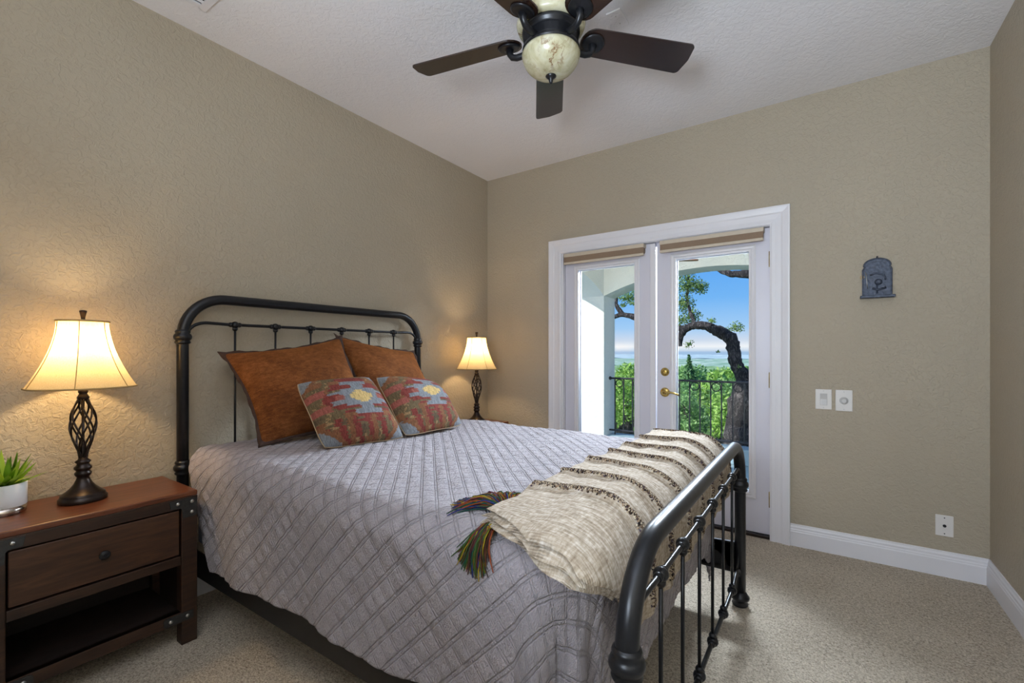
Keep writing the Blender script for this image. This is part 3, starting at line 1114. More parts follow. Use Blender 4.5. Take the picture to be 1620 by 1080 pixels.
# ================================================================== PILLOWS
def pillow(name, label, BLc, BRc, TRc, TLc, front, back, n, mat, group, pinch=0.07, power=2.6, seed=1, flange=0.0, pattern=None, rim=None, rc=0.1):
    BLc, BRc, TRc, TLc = [np.array(c, float) for c in (BLc, BRc, TRc, TLc)]
    mid = (BLc + BRc + TRc + TLc) / 4
    BLc, BRc, TRc, TLc = [mid + (c - mid) / math.sqrt(1 - rc / 2) * (1 if rc > 0.2 else 1) for c in (BLc, BRc, TRc, TLc)]
    nrm = np.cross(BRc - BLc + TRc - TLc, TLc - BLc + TRc - BRc)
    nrm /= np.linalg.norm(nrm)
    g = np.linspace(-1, 1, n)
    g = np.sign(g) * (1 - (1 - np.abs(g)) ** 1.35)
    U, W = np.meshgrid(g, g, indexing='ij')
    def place(U, W):
        us, ws = U * np.sqrt(1 - rc * W ** 4 / 2), W * np.sqrt(1 - rc * U ** 4 / 2)
        u2 = us * (1 - pinch * (1 - W ** 2) * np.abs(U) ** 1.5)
        w2 = ws * (1 - pinch * (1 - U ** 2) * np.abs(W) ** 1.5)
        a, b = (u2 + 1) / 2, (w2 + 1) / 2
        return ((1 - a) * (1 - b))[..., None] * BLc + (a * (1 - b))[..., None] * BRc + (a * b)[..., None] * TRc + ((1 - a) * b)[..., None] * TLc
    base = place(U, W)
    prof = np.clip((1 - np.abs(U) ** power) * (1 - np.abs(W) ** power), 0, 1) ** 0.62
    rs = np.random.RandomState(seed)
    wr = np.zeros_like(U)
    for _ in range(10):
        k = rs.uniform(2, 7)
        t = rs.uniform(0, 6.28)
        wr += rs.uniform(0.2, 1) * np.sin(k * (math.cos(t) * U + math.sin(t) * W) + rs.uniform(0, 6.28))
    wr *= 0.0036 if pattern is None else 0.0018
    fr = base + nrm * (front * prof + wr * prof)[..., None]
    bk = base - nrm * (back * prof)[..., None]
    cen = (BLc + BRc + TRc + TLc) / 4
    root = thing(name, label, 'pillow', (cen[0], cen[1], min(BLc[2], BRc[2])), group)
    mb = MB()
    mb.grid(fr)
    cover = mesh_with_uv('front_cover', mb, np.stack([U, W], -1).reshape(-1, 2), mat, root)
    if pattern is not None:
        ca = cover.data.color_attributes.new('col', 'FLOAT_COLOR', 'POINT')
        cc = np.ones((n * n, 4), np.float32)
        cc[:, :3] = pattern(U, W, seed).reshape(-1, 3)
        ca.data.foreach_set('color', cc.ravel())
    mb = MB()
    mb.grid(bk[:, ::-1])
    mesh_with_uv('back_cover', mb, np.stack([U, W], -1)[:, ::-1].reshape(-1, 2), rim if rim else mat, root)
    # edge: dark flange or piped seam
    t = np.linspace(-1, 1, 40)
    path = [(x, -1) for x in t] + [(1, y) for y in t[1:]] + [(x, 1) for x in t[::-1][1:]] + [(-1, y) for y in t[::-1][1:-1]]
    path = np.array(path)
    E = place(path[:, 0], path[:, 1])
    if flange > 0:
        E2 = place(path[:, 0] * 1.0, path[:, 1] * 1.0)
        out = E - cen
        out -= np.outer(out @ nrm, nrm)
        out /= np.linalg.norm(out, axis=1)[:, None]
        wav = 0.006 * np.sin(np.arange(len(path)) * 0.55 + seed) + 0.004 * np.sin(np.arange(len(path)) * 1.3)
        corner = np.minimum(np.abs(path[:, 0]), np.abs(path[:, 1])) ** 6
        o2 = E + out * (flange * (1 + 0.9 * corner))[:, None] + nrm * wav[:, None]
        i2 = E - out * 0.012
        m = len(path)
        mb = MB()
        rows = [i2 + nrm * 0.004, E + nrm * 0.003, o2 + nrm * 0.0015, o2 - nrm * 0.0015, E - nrm * 0.003, i2 - nrm * 0.004]
        v = np.concatenate(rows).tolist()
        mb.add(v, [(a * m + j, a * m + (j + 1) % m, ((a + 1) % 6) * m + (j + 1) % m, ((a + 1) % 6) * m + j) for a in range(6) for j in range(m)], 0, True)
        obj('flange', mb, M['velvet_dark'], root)
    else:
        obj('seam', MB().tube([tuple(p) for p in E - nrm * 0.003], 0.0026, 8, closed=True), rim, root)
    return root

def kilim_pattern(U, W, seed):
    rs = np.random.RandomState(seed)
    # woven steps: rows of weft with ragged ends
    row = np.floor((W + 1) / 0.026).astype(int)
    rag = rs.uniform(-0.035, 0.035, 120)
    x = np.floor((U + rag[row % 120]) / 0.03) * 0.03 - 0.15
    y = np.floor(W / 0.065) * 0.065 + 0.03 - 0.13
    ax, ay = np.abs(x), np.abs(y)
    olive, rust, red, blue, yel, dark, pink, tan = (srgb(*c) for c in ((106, 92, 68), (128, 88, 62), (124, 60, 54), (124, 128, 134), (196, 168, 112), (92, 78, 62), (150, 88, 78), (150, 122, 88)))
    col = np.zeros(U.shape + (3,))
    col[:] = olive
    n = np.sin(x * 7 + 1.3) + np.sin(y * 9 + x * 3) + 0.8 * np.sin(y * 17 - x * 5)
    col[n > 1.25] = rust
    col[n < -1.3] = dark
    col[(n > 0.2) & (n < 0.5)] = tan
    # red field round the medallion
    col[(ay < 0.70) & (ax < 0.95 - 0.85 * ay) & (np.sin(y * 23) > -0.75)] = red
    col[(ay > 0.44) & (ay < 0.60) & (ax > 0.34) & (ax < 0.62)] = rust
    col[(ax > 0.80) & (ay < 0.30) & (ay > 0.16)] = pink
    # grey blue star with stepped arms
    star = ((ay < 0.10) & (ax < 0.50)) | ((ay >= 0.10) & (ay < 0.20) & (ax < 0.74)) | ((ay >= 0.20) & (ay < 0.28) & (ax < 0.46)) | ((ay >= 0.28) & (ay < 0.38) & (ax < 0.16)) | ((ay >= 0.38) & (ay < 0.50) & (ax < 0.34))
    col[star] = blue
    col[(ax > 0.44) & (ax < 0.62) & (ay < 0.06)] = pink
    col[(ax < 0.28) & (ay < 0.06)] = yel
    col[(ax < 0.20) & (ay < 0.13)] = yel
    col[(ax < 0.10) & (ay < 0.20)] = yel
    # bottom border of short red and rust strokes
    low = (W < -0.42)
    col[low & (np.sin(x * 19 + np.floor(W / 0.3) * 1.2) > 0.35)] = red
    col[low & (np.sin(x * 11 + 1.0) > 0.8)] = rust
    cd = np.abs(U + rag[row % 120]) + np.abs(W)
    col[(cd > 1.48) & (cd <= 1.62)] = rust
    col[cd > 1.62] = blue
    streak = rs.uniform(0.74, 1.22, (U.shape[0], U.shape[1] // 5 + 1)).repeat(5, axis=1)[:, :U.shape[1]]
    col *= streak[..., None] * rs.uniform(0.9, 1.1, U.shape)[..., None]
    return col

GP = 'large rust pillows against the headboard'
pillow('sham_pillow', 'large rust velvet pillow nearest the lit nightstand, in full view with pointed left corner', (0.385, -2.235, 0.772), (0.47, -1.61, 0.772), (0.150, -1.655, 1.285), (0.110, -2.285, 1.192),
       0.115, 0.060, 61, M['velvet'], GP, 0.13, 2.1, 3, 0.013, rim=M['velvet'])
pillow('sham_pillow', 'large rust velvet pillow toward the window corner, half hidden behind its twin', (0.36, -1.60, 0.772), (0.36, -0.985, 0.772), (0.105, -1.020, 1.200), (0.095, -1.640, 1.300),
       0.105, 0.055, 61, M['velvet'], GP, 0.12, 2.1, 5, 0.013, rim=M['velvet'])
GK = 'small kilim cushions'
pillow('kilim_cushion', 'small woven kilim cushion in front, leaning on the nearest rust pillow', (0.695, -2.108, 0.772), (0.790, -1.735, 0.772), (0.520, -1.732, 1.062), (0.505, -2.125, 1.047),
       0.090, 0.065, 151, M['kilim'], GK, 0.055, 2.5, 2, rc=0.32, pattern=kilim_pattern, rim=M['cream_cloth'])
pillow('kilim_cushion', 'small woven kilim cushion farther back, leaning on the half hidden rust pillow', (0.765, -1.690, 0.772), (0.765, -1.255, 0.772), (0.475, -1.175, 1.005), (0.475, -1.640, 1.056),
       0.085, 0.060, 151, M['kilim'], GK, 0.055, 2.5, 9, rc=0.32, pattern=kilim_pattern, rim=M['cream_cloth'])

# ================================================================== NIGHTSTANDS
NW, ND, NH = 0.60, 0.375, 0.625
def make_nightstand(label, yc):
    """front faces +x; back against the left wall."""
    t = thing('nightstand', label, 'nightstand', (0.02, yc, 0.0), 'walnut nightstands beside the bed')
    x0, x1 = 0.018, 0.018 + ND
    y0, y1 = yc - NW / 2, yc + NW / 2
    lw = 0.058
    obj('tabletop', MB().box(x0, x1, y0, y1, 0.603, NH), M['wood_top'], t, bevel=0.005)
    obj('apron', MB().box(x0, x1 - 0.002, y0 + 0.001, y1 - 0.001, 0.560, 0.603), M['wood'], t, bevel=0.002)
    for lx in (x0 + 0.001, x1 - 0.052):
        for ly in (y0 + 0.001, y1 - lw):
            obj('leg', MB().box(lx, lx + 0.050, ly, ly + lw - 0.001, 0.0, 0.560), M['wood'], t, bevel=0.003)
    yl, yr = y0 + lw + 0.001, y1 - lw - 0.001
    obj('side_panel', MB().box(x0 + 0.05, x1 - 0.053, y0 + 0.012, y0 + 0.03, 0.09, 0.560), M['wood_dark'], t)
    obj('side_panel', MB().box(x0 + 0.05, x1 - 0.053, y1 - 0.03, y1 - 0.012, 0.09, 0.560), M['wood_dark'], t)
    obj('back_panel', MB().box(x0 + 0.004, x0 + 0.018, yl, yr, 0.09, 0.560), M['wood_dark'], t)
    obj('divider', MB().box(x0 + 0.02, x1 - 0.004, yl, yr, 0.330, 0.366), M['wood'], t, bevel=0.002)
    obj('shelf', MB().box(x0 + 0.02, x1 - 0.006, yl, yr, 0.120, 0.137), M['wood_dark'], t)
    obj('bottom_rail', MB().box(x1 - 0.036, x1 - 0.004, yl, yr, 0.093, 0.137), M['wood'], t, bevel=0.002)
    d = obj('drawer', MB().box(x0 + 0.06, x1 - 0.006, yl + 0.005, yr - 0.005, 0.373, 0.554), M['wood_drawer'], t, bevel=0.003)
    k = MB().lathe([(0.006, 0), (0.006, 0.010), (0.015, 0.014), (0.017, 0.020), (0.014, 0.024), (0.009, 0.0225), (0.007, 0.026)], (x1 - 0.006, yc - 0.002, 0.464), 24, axis='x')
    obj('knob', k, M['metal'], d)
    rv = [(0.0075, 0), (0.0068, 0.002), (0.0045, 0.004), (0.001, 0.005)]
    for s in (-1, 1):
        ye = yc + s * (NW / 2 - 0.004)
        poly = [(ye, 0.598), (ye - s * 0.098, 0.598), (ye - s * 0.092, 0.566), (ye - s * 0.060, 0.564), (ye - s * 0.052, 0.556), (ye - s * 0.050, 0.520), (ye - s * 0.006, 0.520), (ye, 0.526)]
        b = obj('corner_bracket', MB().prism(poly, x1 - 0.002, x1 + 0.0025, 'x'), M['bracket'], t, bevel=0.001)
        for yy, zz in ((ye - s * 0.068, 0.583), (ye - s * 0.018, 0.583), (ye - s * 0.018, 0.540)):
            obj('rivet', MB().lathe(rv, (x1 + 0.0025, yy, zz), 14, axis='x'), M['rivet'], b)
        poly = [(ye - s * 0.012, 0.099), (ye - s * 0.110, 0.099), (ye - s * 0.116, 0.105), (ye - s * 0.116, 0.127), (ye - s * 0.110, 0.133), (ye - s * 0.012, 0.133)]
        b = obj('strap_bracket', MB().prism(poly, x1 - 0.003, x1 + 0.0015, 'x'), M['bracket'], t, bevel=0.001)
        for yy in (ye - s * 0.034, ye - s * 0.092):
            obj('rivet', MB().lathe(rv, (x1 + 0.0015, yy, 0.116), 14, axis='x'), M['rivet'], b)
    return t
ns1 = make_nightstand('dark walnut nightstand with drawer and open shelf holding the plant', -2.800)
ns2 = copy_tree(ns1)
ns2.location = (0.02, -0.520, 0)
tag(ns2, 'dark walnut nightstand mostly hidden behind the bed near the glass doors', 'nightstand', 'walnut nightstands beside the bed')

# ================================================================== LAMPS
def make_lamp(label, x, y, z):
    t = thing('table_lamp', label, 'lamp', (x, y, z), 'matching bronze table lamps')
    pr = [(0.070, 0), (0.0725, 0.004), (0.0725, 0.014), (0.068, 0.019), (0.066, 0.024), (0.066, 0.028), (0.060, 0.032), (0.050, 0.040), (0.038, 0.052), (0.028, 0.066), (0.021, 0.082), (0.018, 0.092),
          (0.022, 0.096), (0.0255, 0.103), (0.0255, 0.109), (0.021, 0.114), (0.021, 0.118), (0.0265, 0.123), (0.0265, 0.131), (0.020, 0.137), (0.018, 0.144), (0.0235, 0.149), (0.0235, 0.154), (0.016, 0.159), (0.013, 0.168)]
    obj('base', MB().lathe(pr, (x, y, z), 40), M['bronze'], t)
    def R(s):
        return 0.0105 + 0.0275 * (math.sin(PI * s ** 1.25) ** 1.15 if 0 < s < 1 else 0) + 0.002 * s
    z0, z1 = z + 0.163, z + 0.398
    n = 5
    for k in range(n):
        for sg in (1, -1):
            pts = []
            for i in range(33):
                s = i / 32
                a = 2 * PI * k / n + sg * PI * 0.80 * s + (PI / n if sg < 0 else 0)
                r = R(s)
                pts.append((x + r * math.cos(a), y + r * math.sin(a), z0 + (z1 - z0) * s))
            obj('cage_strand', MB().tube(pts, 0.0033, 8), M['bronze'], t)
    obj('centre_rod', MB().lathe([(0.0045, 0.16), (0.012, 0.165), (0.010, 0.195), (0.0045, 0.225), (0.0045, 0.40)], (x, y, z), 14), M['bronze'], t)
    nk = [(0.011, 0.386), (0.017, 0.392), (0.019, 0.400), (0.015, 0.408), (0.012, 0.414), (0.015, 0.420), (0.015, 0.426), (0.009, 0.432), (0.009, 0.445), (0.016, 0.448), (0.016, 0.500)]
    obj('neck', MB().lathe(nk, (x, y, z), 24), M['bronze'], t)
    # bell shade of six panels
    zb, zt = 0.440, 0.695
    def sr(s):
        return 0.076 + 0.086 * (1 - s) ** 1.75
    m = 96
    prof = [(sr(i / 28), zb + (zt - zb) * i / 28) for i in range(29)]
    def flat(a):
        return 1 - 0.018 * (1 - abs(math.cos(3 * a)))
    v = []
    for r, h in prof:
        for j in range(m):
            a = 2 * PI * j / m
            v.append((x + r * flat(a) * math.cos(a), y + r * flat(a) * math.sin(a), z + h))
    f = [(i * m + j, i * m + (j + 1) % m, (i + 1) * m + (j + 1) % m, (i + 1) * m + j) for i in range(28) for j in range(m)]
    sh = obj('lamp_shade', MB().add(v, f, 0, True), M['lampshade'], t)
    tr = MB()
    for h, r in ((zb, sr(0)), (zt, sr(1))):
        tr.tube([(x + (r * flat(2 * PI * j / m) + 0.0008) * math.cos(2 * PI * j / m), y + (r * flat(2 * PI * j / m) + 0.0008) * math.sin(2 * PI * j / m), z + h) for j in range(m)], 0.0038 if h == zt else 0.003, 8, closed=True)
    for k in range(6):
        a = PI / 3 * k + LAMP_SEAM
        tr.tube([(x + (r + 0.0006) * math.cos(a), y + (r + 0.0006) * math.sin(a), z + h) for r, h in prof], 0.0016, 6)
    obj('shade_trim', tr, M['shade_trim'], sh)
    sp = MB()
    for k in range(3):
        a = 2 * PI * k / 3
        sp.tube([(x, y, z + 0.690), (x + 0.076 * math.cos(a), y + 0.076 * math.sin(a), z + 0.694)], 0.0016, 6)
    obj('shade_spider', sp, M['bronze'], sh)
    hp = MB().tube([(x + 0.016, y, z + 0.50), (x + 0.045, y, z + 0.55), (x + 0.045, y, z + 0.63), (x, y, z + 0.692)], 0.0016, 6)
    hp.tube([(x - 0.016, y, z + 0.50), (x - 0.045, y, z + 0.55), (x - 0.045, y, z + 0.63), (x, y, z + 0.692)], 0.0016, 6)
    obj('harp', hp, M['bronze'], t)
    fn = [(0.005, 0.690), (0.009, 0.699), (0.006, 0.703), (0.007, 0.712), (0.0105, 0.728), (0.012, 0.733), (0.011, 0.737), (0.004, 0.739)]
    obj('finial', MB().lathe(fn, (x, y, z), 18), M['bronze'], t)
    d = bpy.data.lights.new('bulb_light', 'POINT')
    d.energy = 8.0
    d.color = (1.0, 0.70, 0.36)
    d.shadow_soft_size = 0.028
    lo = bpy.data.objects.new('bulb_light', d)
    COL.objects.link(lo)
    lo.parent = t
    lo.location = (0, 0, 0.600)
    return t
LAMP_SEAM = math.radians(-20)
lamp1 = make_lamp('lit bronze cage lamp with bell shade beside the potted plant', 0.180, -2.812, NH)
lamp2 = copy_tree(lamp1)
lamp2.location = (0.225, -0.438, NH)
tag(lamp2, 'lit bronze cage lamp with bell shade in the far corner by the doors', 'lamp', 'matching bronze table lamps')

# ================================================================== POTTED PLANT
def make_plant(x, y, z):
    t = thing('potted_plant', 'small green leafy plant in white pot with metallic base band', 'plant', (x, y, z))
    obj('pot', MB().lathe([(0.058, 0.026), (0.060, 0.028), (0.061, 0.104), (0.060, 0.107), (0.057, 0.107), (0.056, 0.090)], (x, y, z), 40, cap1=False), M['pot_white'], t)
    obj('pot_band', MB().lathe([(0.057, 0.0), (0.0585, 0.002), (0.0585, 0.026)], (x, y, z), 40), M['pot_metal'], t)
    obj('soil', MB().lathe([(0.0565, 0.084), (0.0565, 0.092)], (x, y, z), 30), M['soil'], t)
    r = random.Random(21)
    fo = MB()
    for i in range(64):
        a = r.uniform(0, 2 * PI)
        lean = r.uniform(0.1, 1.15)
        L = r.uniform(0.07, 0.135)
        b = Vector((x + math.cos(a) * 0.026 * r.random(), y + math.sin(a) * 0.026 * r.random(), z + 0.088 + r.uniform(0, 0.012)))
        d = Vector((math.cos(a) * math.sin(lean), math.sin(a) * math.sin(lean), math.cos(lean)))
        side = Vector((-math.sin(a), math.cos(a), 0))
        nn = d.cross(side)
        rows = []
        for q in range(7):
            s = q / 6
            w = 0.0105 * math.sin(PI * min(0.985, s * 0.9 + 0.1)) ** 0.8 * (1.05 - 0.35 * s)
            p = b + d * L * s + Vector((0, 0, -0.020 * s * s * lean)) 
            rows.append([p - side * w + nn * w * -0.35, p, p + side * w + nn * w * -0.35])
        fo.grid(np.array([[tuple(c) for c in row] for row in rows]))
    obj('foliage', fo, M['leaf_pot'], t, fix=False)
make_plant(0.140, -3.016, NH)

# ================================================================== CEILING FAN
def make_fan(cx, cy):
    t = thing('ceiling_fan', 'five blade ceiling fan with alabaster bowl light and dark brown blades', 'fan', (cx, cy, 2.34))
    zb = 2.545
    obj('canopy_housing', MB().lathe([(0.075, RZ - 0.002), (0.080, RZ - 0.02), (0.098, 2.70), (0.118, 2.66), (0.140, 2.61), (0.146, 2.585), (0.140, 2.568), (0.120, 2.562)], (cx, cy, 0), 48), M['alabaster'], t)
    band = [(0.112, 2.566), (0.122, 2.560), (0.122, 2.545), (0.112, 2.540), (0.112, 2.528)]
    for i in range(6):
        band += [(0.116, 2.526 - i * 0.006), (0.112, 2.523 - i * 0.006)]
    band += [(0.114, 2.490), (0.121, 2.484), (0.121, 2.472), (0.108, 2.468)]
    obj('motor_band', MB().lathe(band, (cx, cy, 0), 56), M['metal'], t)
    bowl = [(0.116, 2.476)]
    for i in range(1, 15):
        a = PI / 2 * i / 14
        bowl.append((max(0.004, 0.124 * math.cos(a) ** 0.80 if i < 14 else 0.004), 2.470 - 0.098 * math.sin(a)))
    obj('bowl_shade', MB().lathe(bowl, (cx, cy, 0), 56), M['alabaster'], t)
    obj('bowl_finial', MB().lathe([(0.006, 2.378), (0.022, 2.374), (0.023, 2.370), (0.016, 2.364), (0.009, 2.356), (0.008, 2.346), (0.003, 2.340)], (cx, cy, 0), 24), M['metal'], t)
    R0, R1 = 0.140, 0.655
    for k in range(5):
        th = math.radians(48.5 + 72 * k)
        ux = Vector((math.cos(th), math.sin(th), 0))
        vy = Vector((-math.sin(th), math.cos(th), 0))
        tilt = math.radians(-14)
        vv = vy * math.cos(tilt) + Vector((0, 0, 1)) * math.sin(tilt)
        ww = ux.cross(vv)
        c = Vector((cx, cy, zb))
        def P(r, w, h):
            return c + ux * r + vv * w + ww * h
        out = []
        for i in range(13):                                   # rounded inner end
            a = PI / 2 + PI * i / 12
            out.append((R0 + 0.052 + 0.056 * math.cos(a), 0.066 * math.sin(a)))
        w1 = 0.076
        out.append((R1 - 0.03, -w1))
        for i in range(9):
            a = -PI / 2 + (PI / 2) * i / 8
            out.append((R1 - 0.022 + 0.022 * math.cos(a) + 0.010 * 0, -w1 + 0.022 + 0.022 * math.sin(a)))
        out.append((R1 + 0.009, 0))
        for i in range(9):
            a = (PI / 2) * i / 8
            out.append((R1 - 0.022 + 0.022 * math.cos(a), w1 - 0.022 + 0.022 * math.sin(a)))
        n = len(out)
        v = [P(r, w, 0.003) for r, w in out] + [P(r, w, -0.003) for r, w in out]
        mb = MB().add(v, [tuple(range(n)), tuple(range(2 * n - 1, n - 1, -1))] + [(i, i + n, (i + 1) % n + n, (i + 1) % n) for i in range(n)])
        me_m = M['blade']
        b = obj('fan_blade', mb, me_m, t)
        md = MB()
        rings = [(0.047, -0.0035), (0.048, -0.008), (0.040, -0.012), (0.030, -0.0105), (0.014, -0.016), (0.004, -0.018)]
        mm = 28
        vv_ = [P(R0 + 0.052 + r * 1.05 * math.cos(2 * PI * j / mm), r * math.sin(2 * PI * j / mm), h) for r, h in rings for j in range(mm)]
        md.add(vv_, [(i * mm + j, i * mm + (j + 1) % mm, (i + 1) * mm + (j + 1) % mm, (i + 1) * mm + j) for i in range(len(rings) - 1) for j in range(mm)], 0, True)
        md.add(vv_[:mm], [tuple(range(mm))])
        md.add(vv_[-mm:], [tuple(range(mm))])
        arm = [c + ux * 0.105 + Vector((0, 0, -0.050)), c + ux * 0.130 + Vector((0, 0, -0.056)), c + ux * 0.155 + Vector((0, 0, -0.058)), c + ux * 0.176 + Vector((0, 0, -0.052)), c + ux * 0.188 + Vector((0, 0, -0.036)), P(R0 + 0.050, 0, -0.014)]
        md.tube(arm, [0.014, 0.0135, 0.0135, 0.0135, 0.0135, 0.018], 12)
        obj('blade_bracket', md, M['metal'], b)
    return t
FCX, FCY = 1.600, -1.640
make_fan(FCX, FCY)

# ceiling register and cover plate
vt = thing('ceiling_vent', 'white ceiling air register with dark louvres above the left lamp', 'vent', (0.36, -2.545, RZ - 0.012))
fr = MB()
vx0, vx1, vy0, vy1 = 0.205, 0.515, -2.70, -2.395
for a in ((vx0, vx1, vy1 - 0.032, vy1), (vx0, vx1, vy0, vy0 + 0.032), (vx0, vx0 + 0.032, vy0 + 0.032, vy1 - 0.032), (vx1 - 0.032, vx1, vy0 + 0.032, vy1 - 0.032)):
    fr.box(a[0], a[1], a[2], a[3], RZ - 0.010, RZ - 0.001)
obj('vent_frame', fr, M['white_trim'], vt, bevel=0.003)
obj('vent_dark_sheet', MB().box(vx0 + 0.03, vx1 - 0.03, vy0 + 0.03, vy1 - 0.03, RZ - 0.002, RZ - 0.001), M['duct_dark'], vt)  # flat black sheet in place of the shade inside the duct
for i in range(8):
    xx = vx0 + 0.048 + i * 0.031
    obj('louvre', MB().add([(xx, vy0 + 0.032, RZ - 0.010), (xx + 0.012, vy0 + 0.032, RZ - 0.004), (xx + 0.012, vy1 - 0.032, RZ - 0.004), (xx, vy1 - 0.032, RZ - 0.010),
                           (xx + 0.001, vy0 + 0.032, RZ - 0.011), (xx + 0.013, vy0 + 0.032, RZ - 0.005), (xx + 0.013, vy1 - 0.032, RZ - 0.005), (xx + 0.001, vy1 - 0.032, RZ - 0.011)],
                          [(0, 1, 2, 3), (7, 6, 5, 4), (0, 4, 5, 1), (1, 5, 6, 2), (2, 6, 7, 3), (3, 7, 4, 0)]), M['white_trim'], vt)
cp = thing('cover_plate', 'small blank white cover plate on the ceiling beside the fan', 'plate', (1.752, -1.273, RZ - 0.008))
obj('plate', MB().box(1.718, 1.788, -1.333, -1.213, RZ - 0.008, RZ), M['ceiling'], cp, bevel=0.003)
for yy in (-1.300, -1.246):
    obj('screw', MB().lathe([(0.0035, RZ - 0.0095), (0.0035, RZ - 0.007)], (1.753, yy, 0), 10), M['plate_grey'], cp)

# ================================================================== WALL FITTINGS
def wall_plate(name, label, cat, x0, x1, z0, z1, group=None):
    t = thing(name, label, cat, ((x0 + x1) / 2, 0, z0), group)
    obj('face_plate', MB().box(x0, x1, -0.006, 0.0, z0, z1), M['plate'], t, bevel=0.003, seg=3)
    return t
t = wall_plate('light_switch', 'white rocker light switch plate nearer the door trim', 'switch', 2.514, 2.595, 0.856, 0.977)
obj('rocker', MB().prism([(-0.006, 0.882), (-0.0095, 0.882), (-0.0075, 0.918), (-0.0110, 0.952), (-0.006, 0.952)], 2.537, 2.572, 'x'), M['plate_grey'], t, bevel=0.001)
for zz in (0.866, 0.967):
    obj('screw', MB().lathe([(0.003, 0.0055), (0.003, 0.007)], (2.5545, 0, zz), 10, axis='-y'), M['plate_grey'], t)
t = wall_plate('dimmer_switch', 'white rotary dimmer switch plate right of the rocker switch', 'switch', 2.613, 2.695, 0.852, 0.977)
obj('dial', MB().lathe([(0.022, 0.006), (0.0215, 0.010), (0.015, 0.012), (0.014, 0.022), (0.012, 0.024)], (2.654, 0, 0.914), 28, axis='-y'), M['plate_grey'], t, bevel=0.0005)
for zz in (0.863, 0.966):
    obj('screw', MB().lathe([(0.003, 0.0055), (0.003, 0.007)], (2.654, 0, zz), 10, axis='-y'), M['plate_grey'], t)
t = wall_plate('cable_outlet', 'white coaxial cable wall plate low above the baseboard', 'outlet', 3.053, 3.125, 0.214, 0.326)
obj('coaxial_jack', MB().lathe([(0.0075, 0.006), (0.0075, 0.010), (0.005, 0.010), (0.005, 0.018), (0.0035, 0.018)], (3.089, 0, 0.270), 16, axis='-y'), M['metal'], t)
for zz in (0.228, 0.312):
    obj('screw', MB().lathe([(0.003, 0.0055), (0.003, 0.007)], (3.089, 0, zz), 10, axis='-y'), M['bracket'], t)

wo = thing('wall_plaque', 'dark blue grey metal plaque with arched top and ledge on the wall', 'wall decor', (2.806, 0, 1.508))
poly = [(2.742, 1.520), (2.742, 1.672), (2.750, 1.688)]
for i in range(13):
    a = PI * (1 - i / 12)
    poly.append((2.806 + 0.060 * math.cos(a), 1.694 + 0.040 * math.sin(a)))
poly += [(2.862, 1.688), (2.870, 1.672), (2.870, 1.520)]
obj('arched_back', MB().prism(poly, -0.014, -0.001, 'y'), M['pewter'], wo, bevel=0.003)
rim = [(x, z) for x, z in poly]
obj('raised_border', MB().tube([(x, -0.014, z) for x, z in poly], 0.0045, 8, closed=True), M['pewter'], wo)
obj('ledge', MB().box(2.728, 2.884, -0.055, -0.001, 1.508, 1.523), M['pewter'], wo, bevel=0.003)
rl = MB()
rl.ball((2.812, -0.014, 1.600), 0.018, 16).tube([(2.775, -0.016, 1.640), (2.80, -0.019, 1.652), (2.835, -0.016, 1.640), (2.845, -0.016, 1.61)], 0.005, 8)
rl.tube([(2.785, -0.016, 1.565), (2.81, -0.019, 1.556), (2.845, -0.016, 1.566)], 0.006, 8).tube([(2.806, -0.016, 1.535), (2.806, -0.018, 1.585)], 0.004, 8)
obj('relief', rl, M['pewter'], wo)
obj('nail', MB().lathe([(0.003, 0.0), (0.003, 0.02), (0.005, 0.021), (0.003, 0.023)], (2.806, 0, 1.742), 10, axis='-y'), M['metal'], wo)
hk = MB().tube([(2.752, -0.016, 1.662), (2.757, -0.020, 1.64), (2.760, -0.020, 1.60), (2.763, -0.018, 1.565)], 0.0022, 6)
obj('hanging_chain', hk, M['rivet'], wo)
obj('tag', MB().lathe([(0.011, 0.012), (0.011, 0.016)], (2.738, 0, 1.632), 16, axis='-y'), M['cream_cloth'], wo)

# ================================================================== PORCH
PY0, PY1, PX = 2.217, 2.587, 0.20
PXR = 2.70
PIX = 4.2
porch_z = -0.06
struct('porch_floor', MB().box(-0.2, PIX, 0.14, PY1 + 0.1, porch_z - 0.2, porch_z), M['porch_floor'], origin=(0, 0, 0))
struct('porch_ceiling', MB().box(-0.4, PIX + 0.2, 0.14, PY1 + 0.3, 2.62, 2.80), M['stucco'], origin=(0, 0, 0))
struct('porch_roof', MB().box(-0.6, PIX + 0.4, RY - 0.4, PY1 + 0.45, 2.98, 3.06), M['stucco'], origin=(0, 0, 0))
def arch_outline(a0, a1, zs, rise, ztop):
    """beam outline with a segmental arch cut from below, a = horizontal axis."""
    w = (a1 - a0) / 2
    R = (w * w + rise * rise) / (2 * rise)
    c = (a0 + a1) / 2
    pts = []
    for i in range(25):
        a = a0 + (a1 - a0) * i / 24
        pts.append((a, zs + rise - R + math.sqrt(max(0, R * R - (a - c) ** 2))))
    return pts, ztop
def arch_beam(mb, a0, a1, zs, rise, ztop, h0, h1, axis):
    pts, zt = arch_outline(a0, a1, zs, rise, ztop)
    for i in range(len(pts) - 1):
        (p, z), (q, w) = pts[i], pts[i + 1]
        mb.prism([(p, z), (q, w), (q, zt), (p, zt)], h0, h1, axis)
arc = MB()
arc.box(-0.15, PX, PY0, PY1, porch_z, 2.62)                       # corner pier
arc.box(PXR, PXR + 0.36, PY0, PY1, porch_z, 2.62)
arch_beam(arc, PX, PXR, 1.93, 0.25, 2.62, PY0, PY1, 'y')
arch_beam(arc, PXR + 0.36, PIX, 1.93, 0.18, 2.62, PY0, PY1, 'y')
arch_beam(arc, 0.14, PY0, 1.93, 0.25, 2.62, -0.15, PX, 'x')
struct('porch_arcade', arc, M['stucco'], origin=(0, 0, 0))
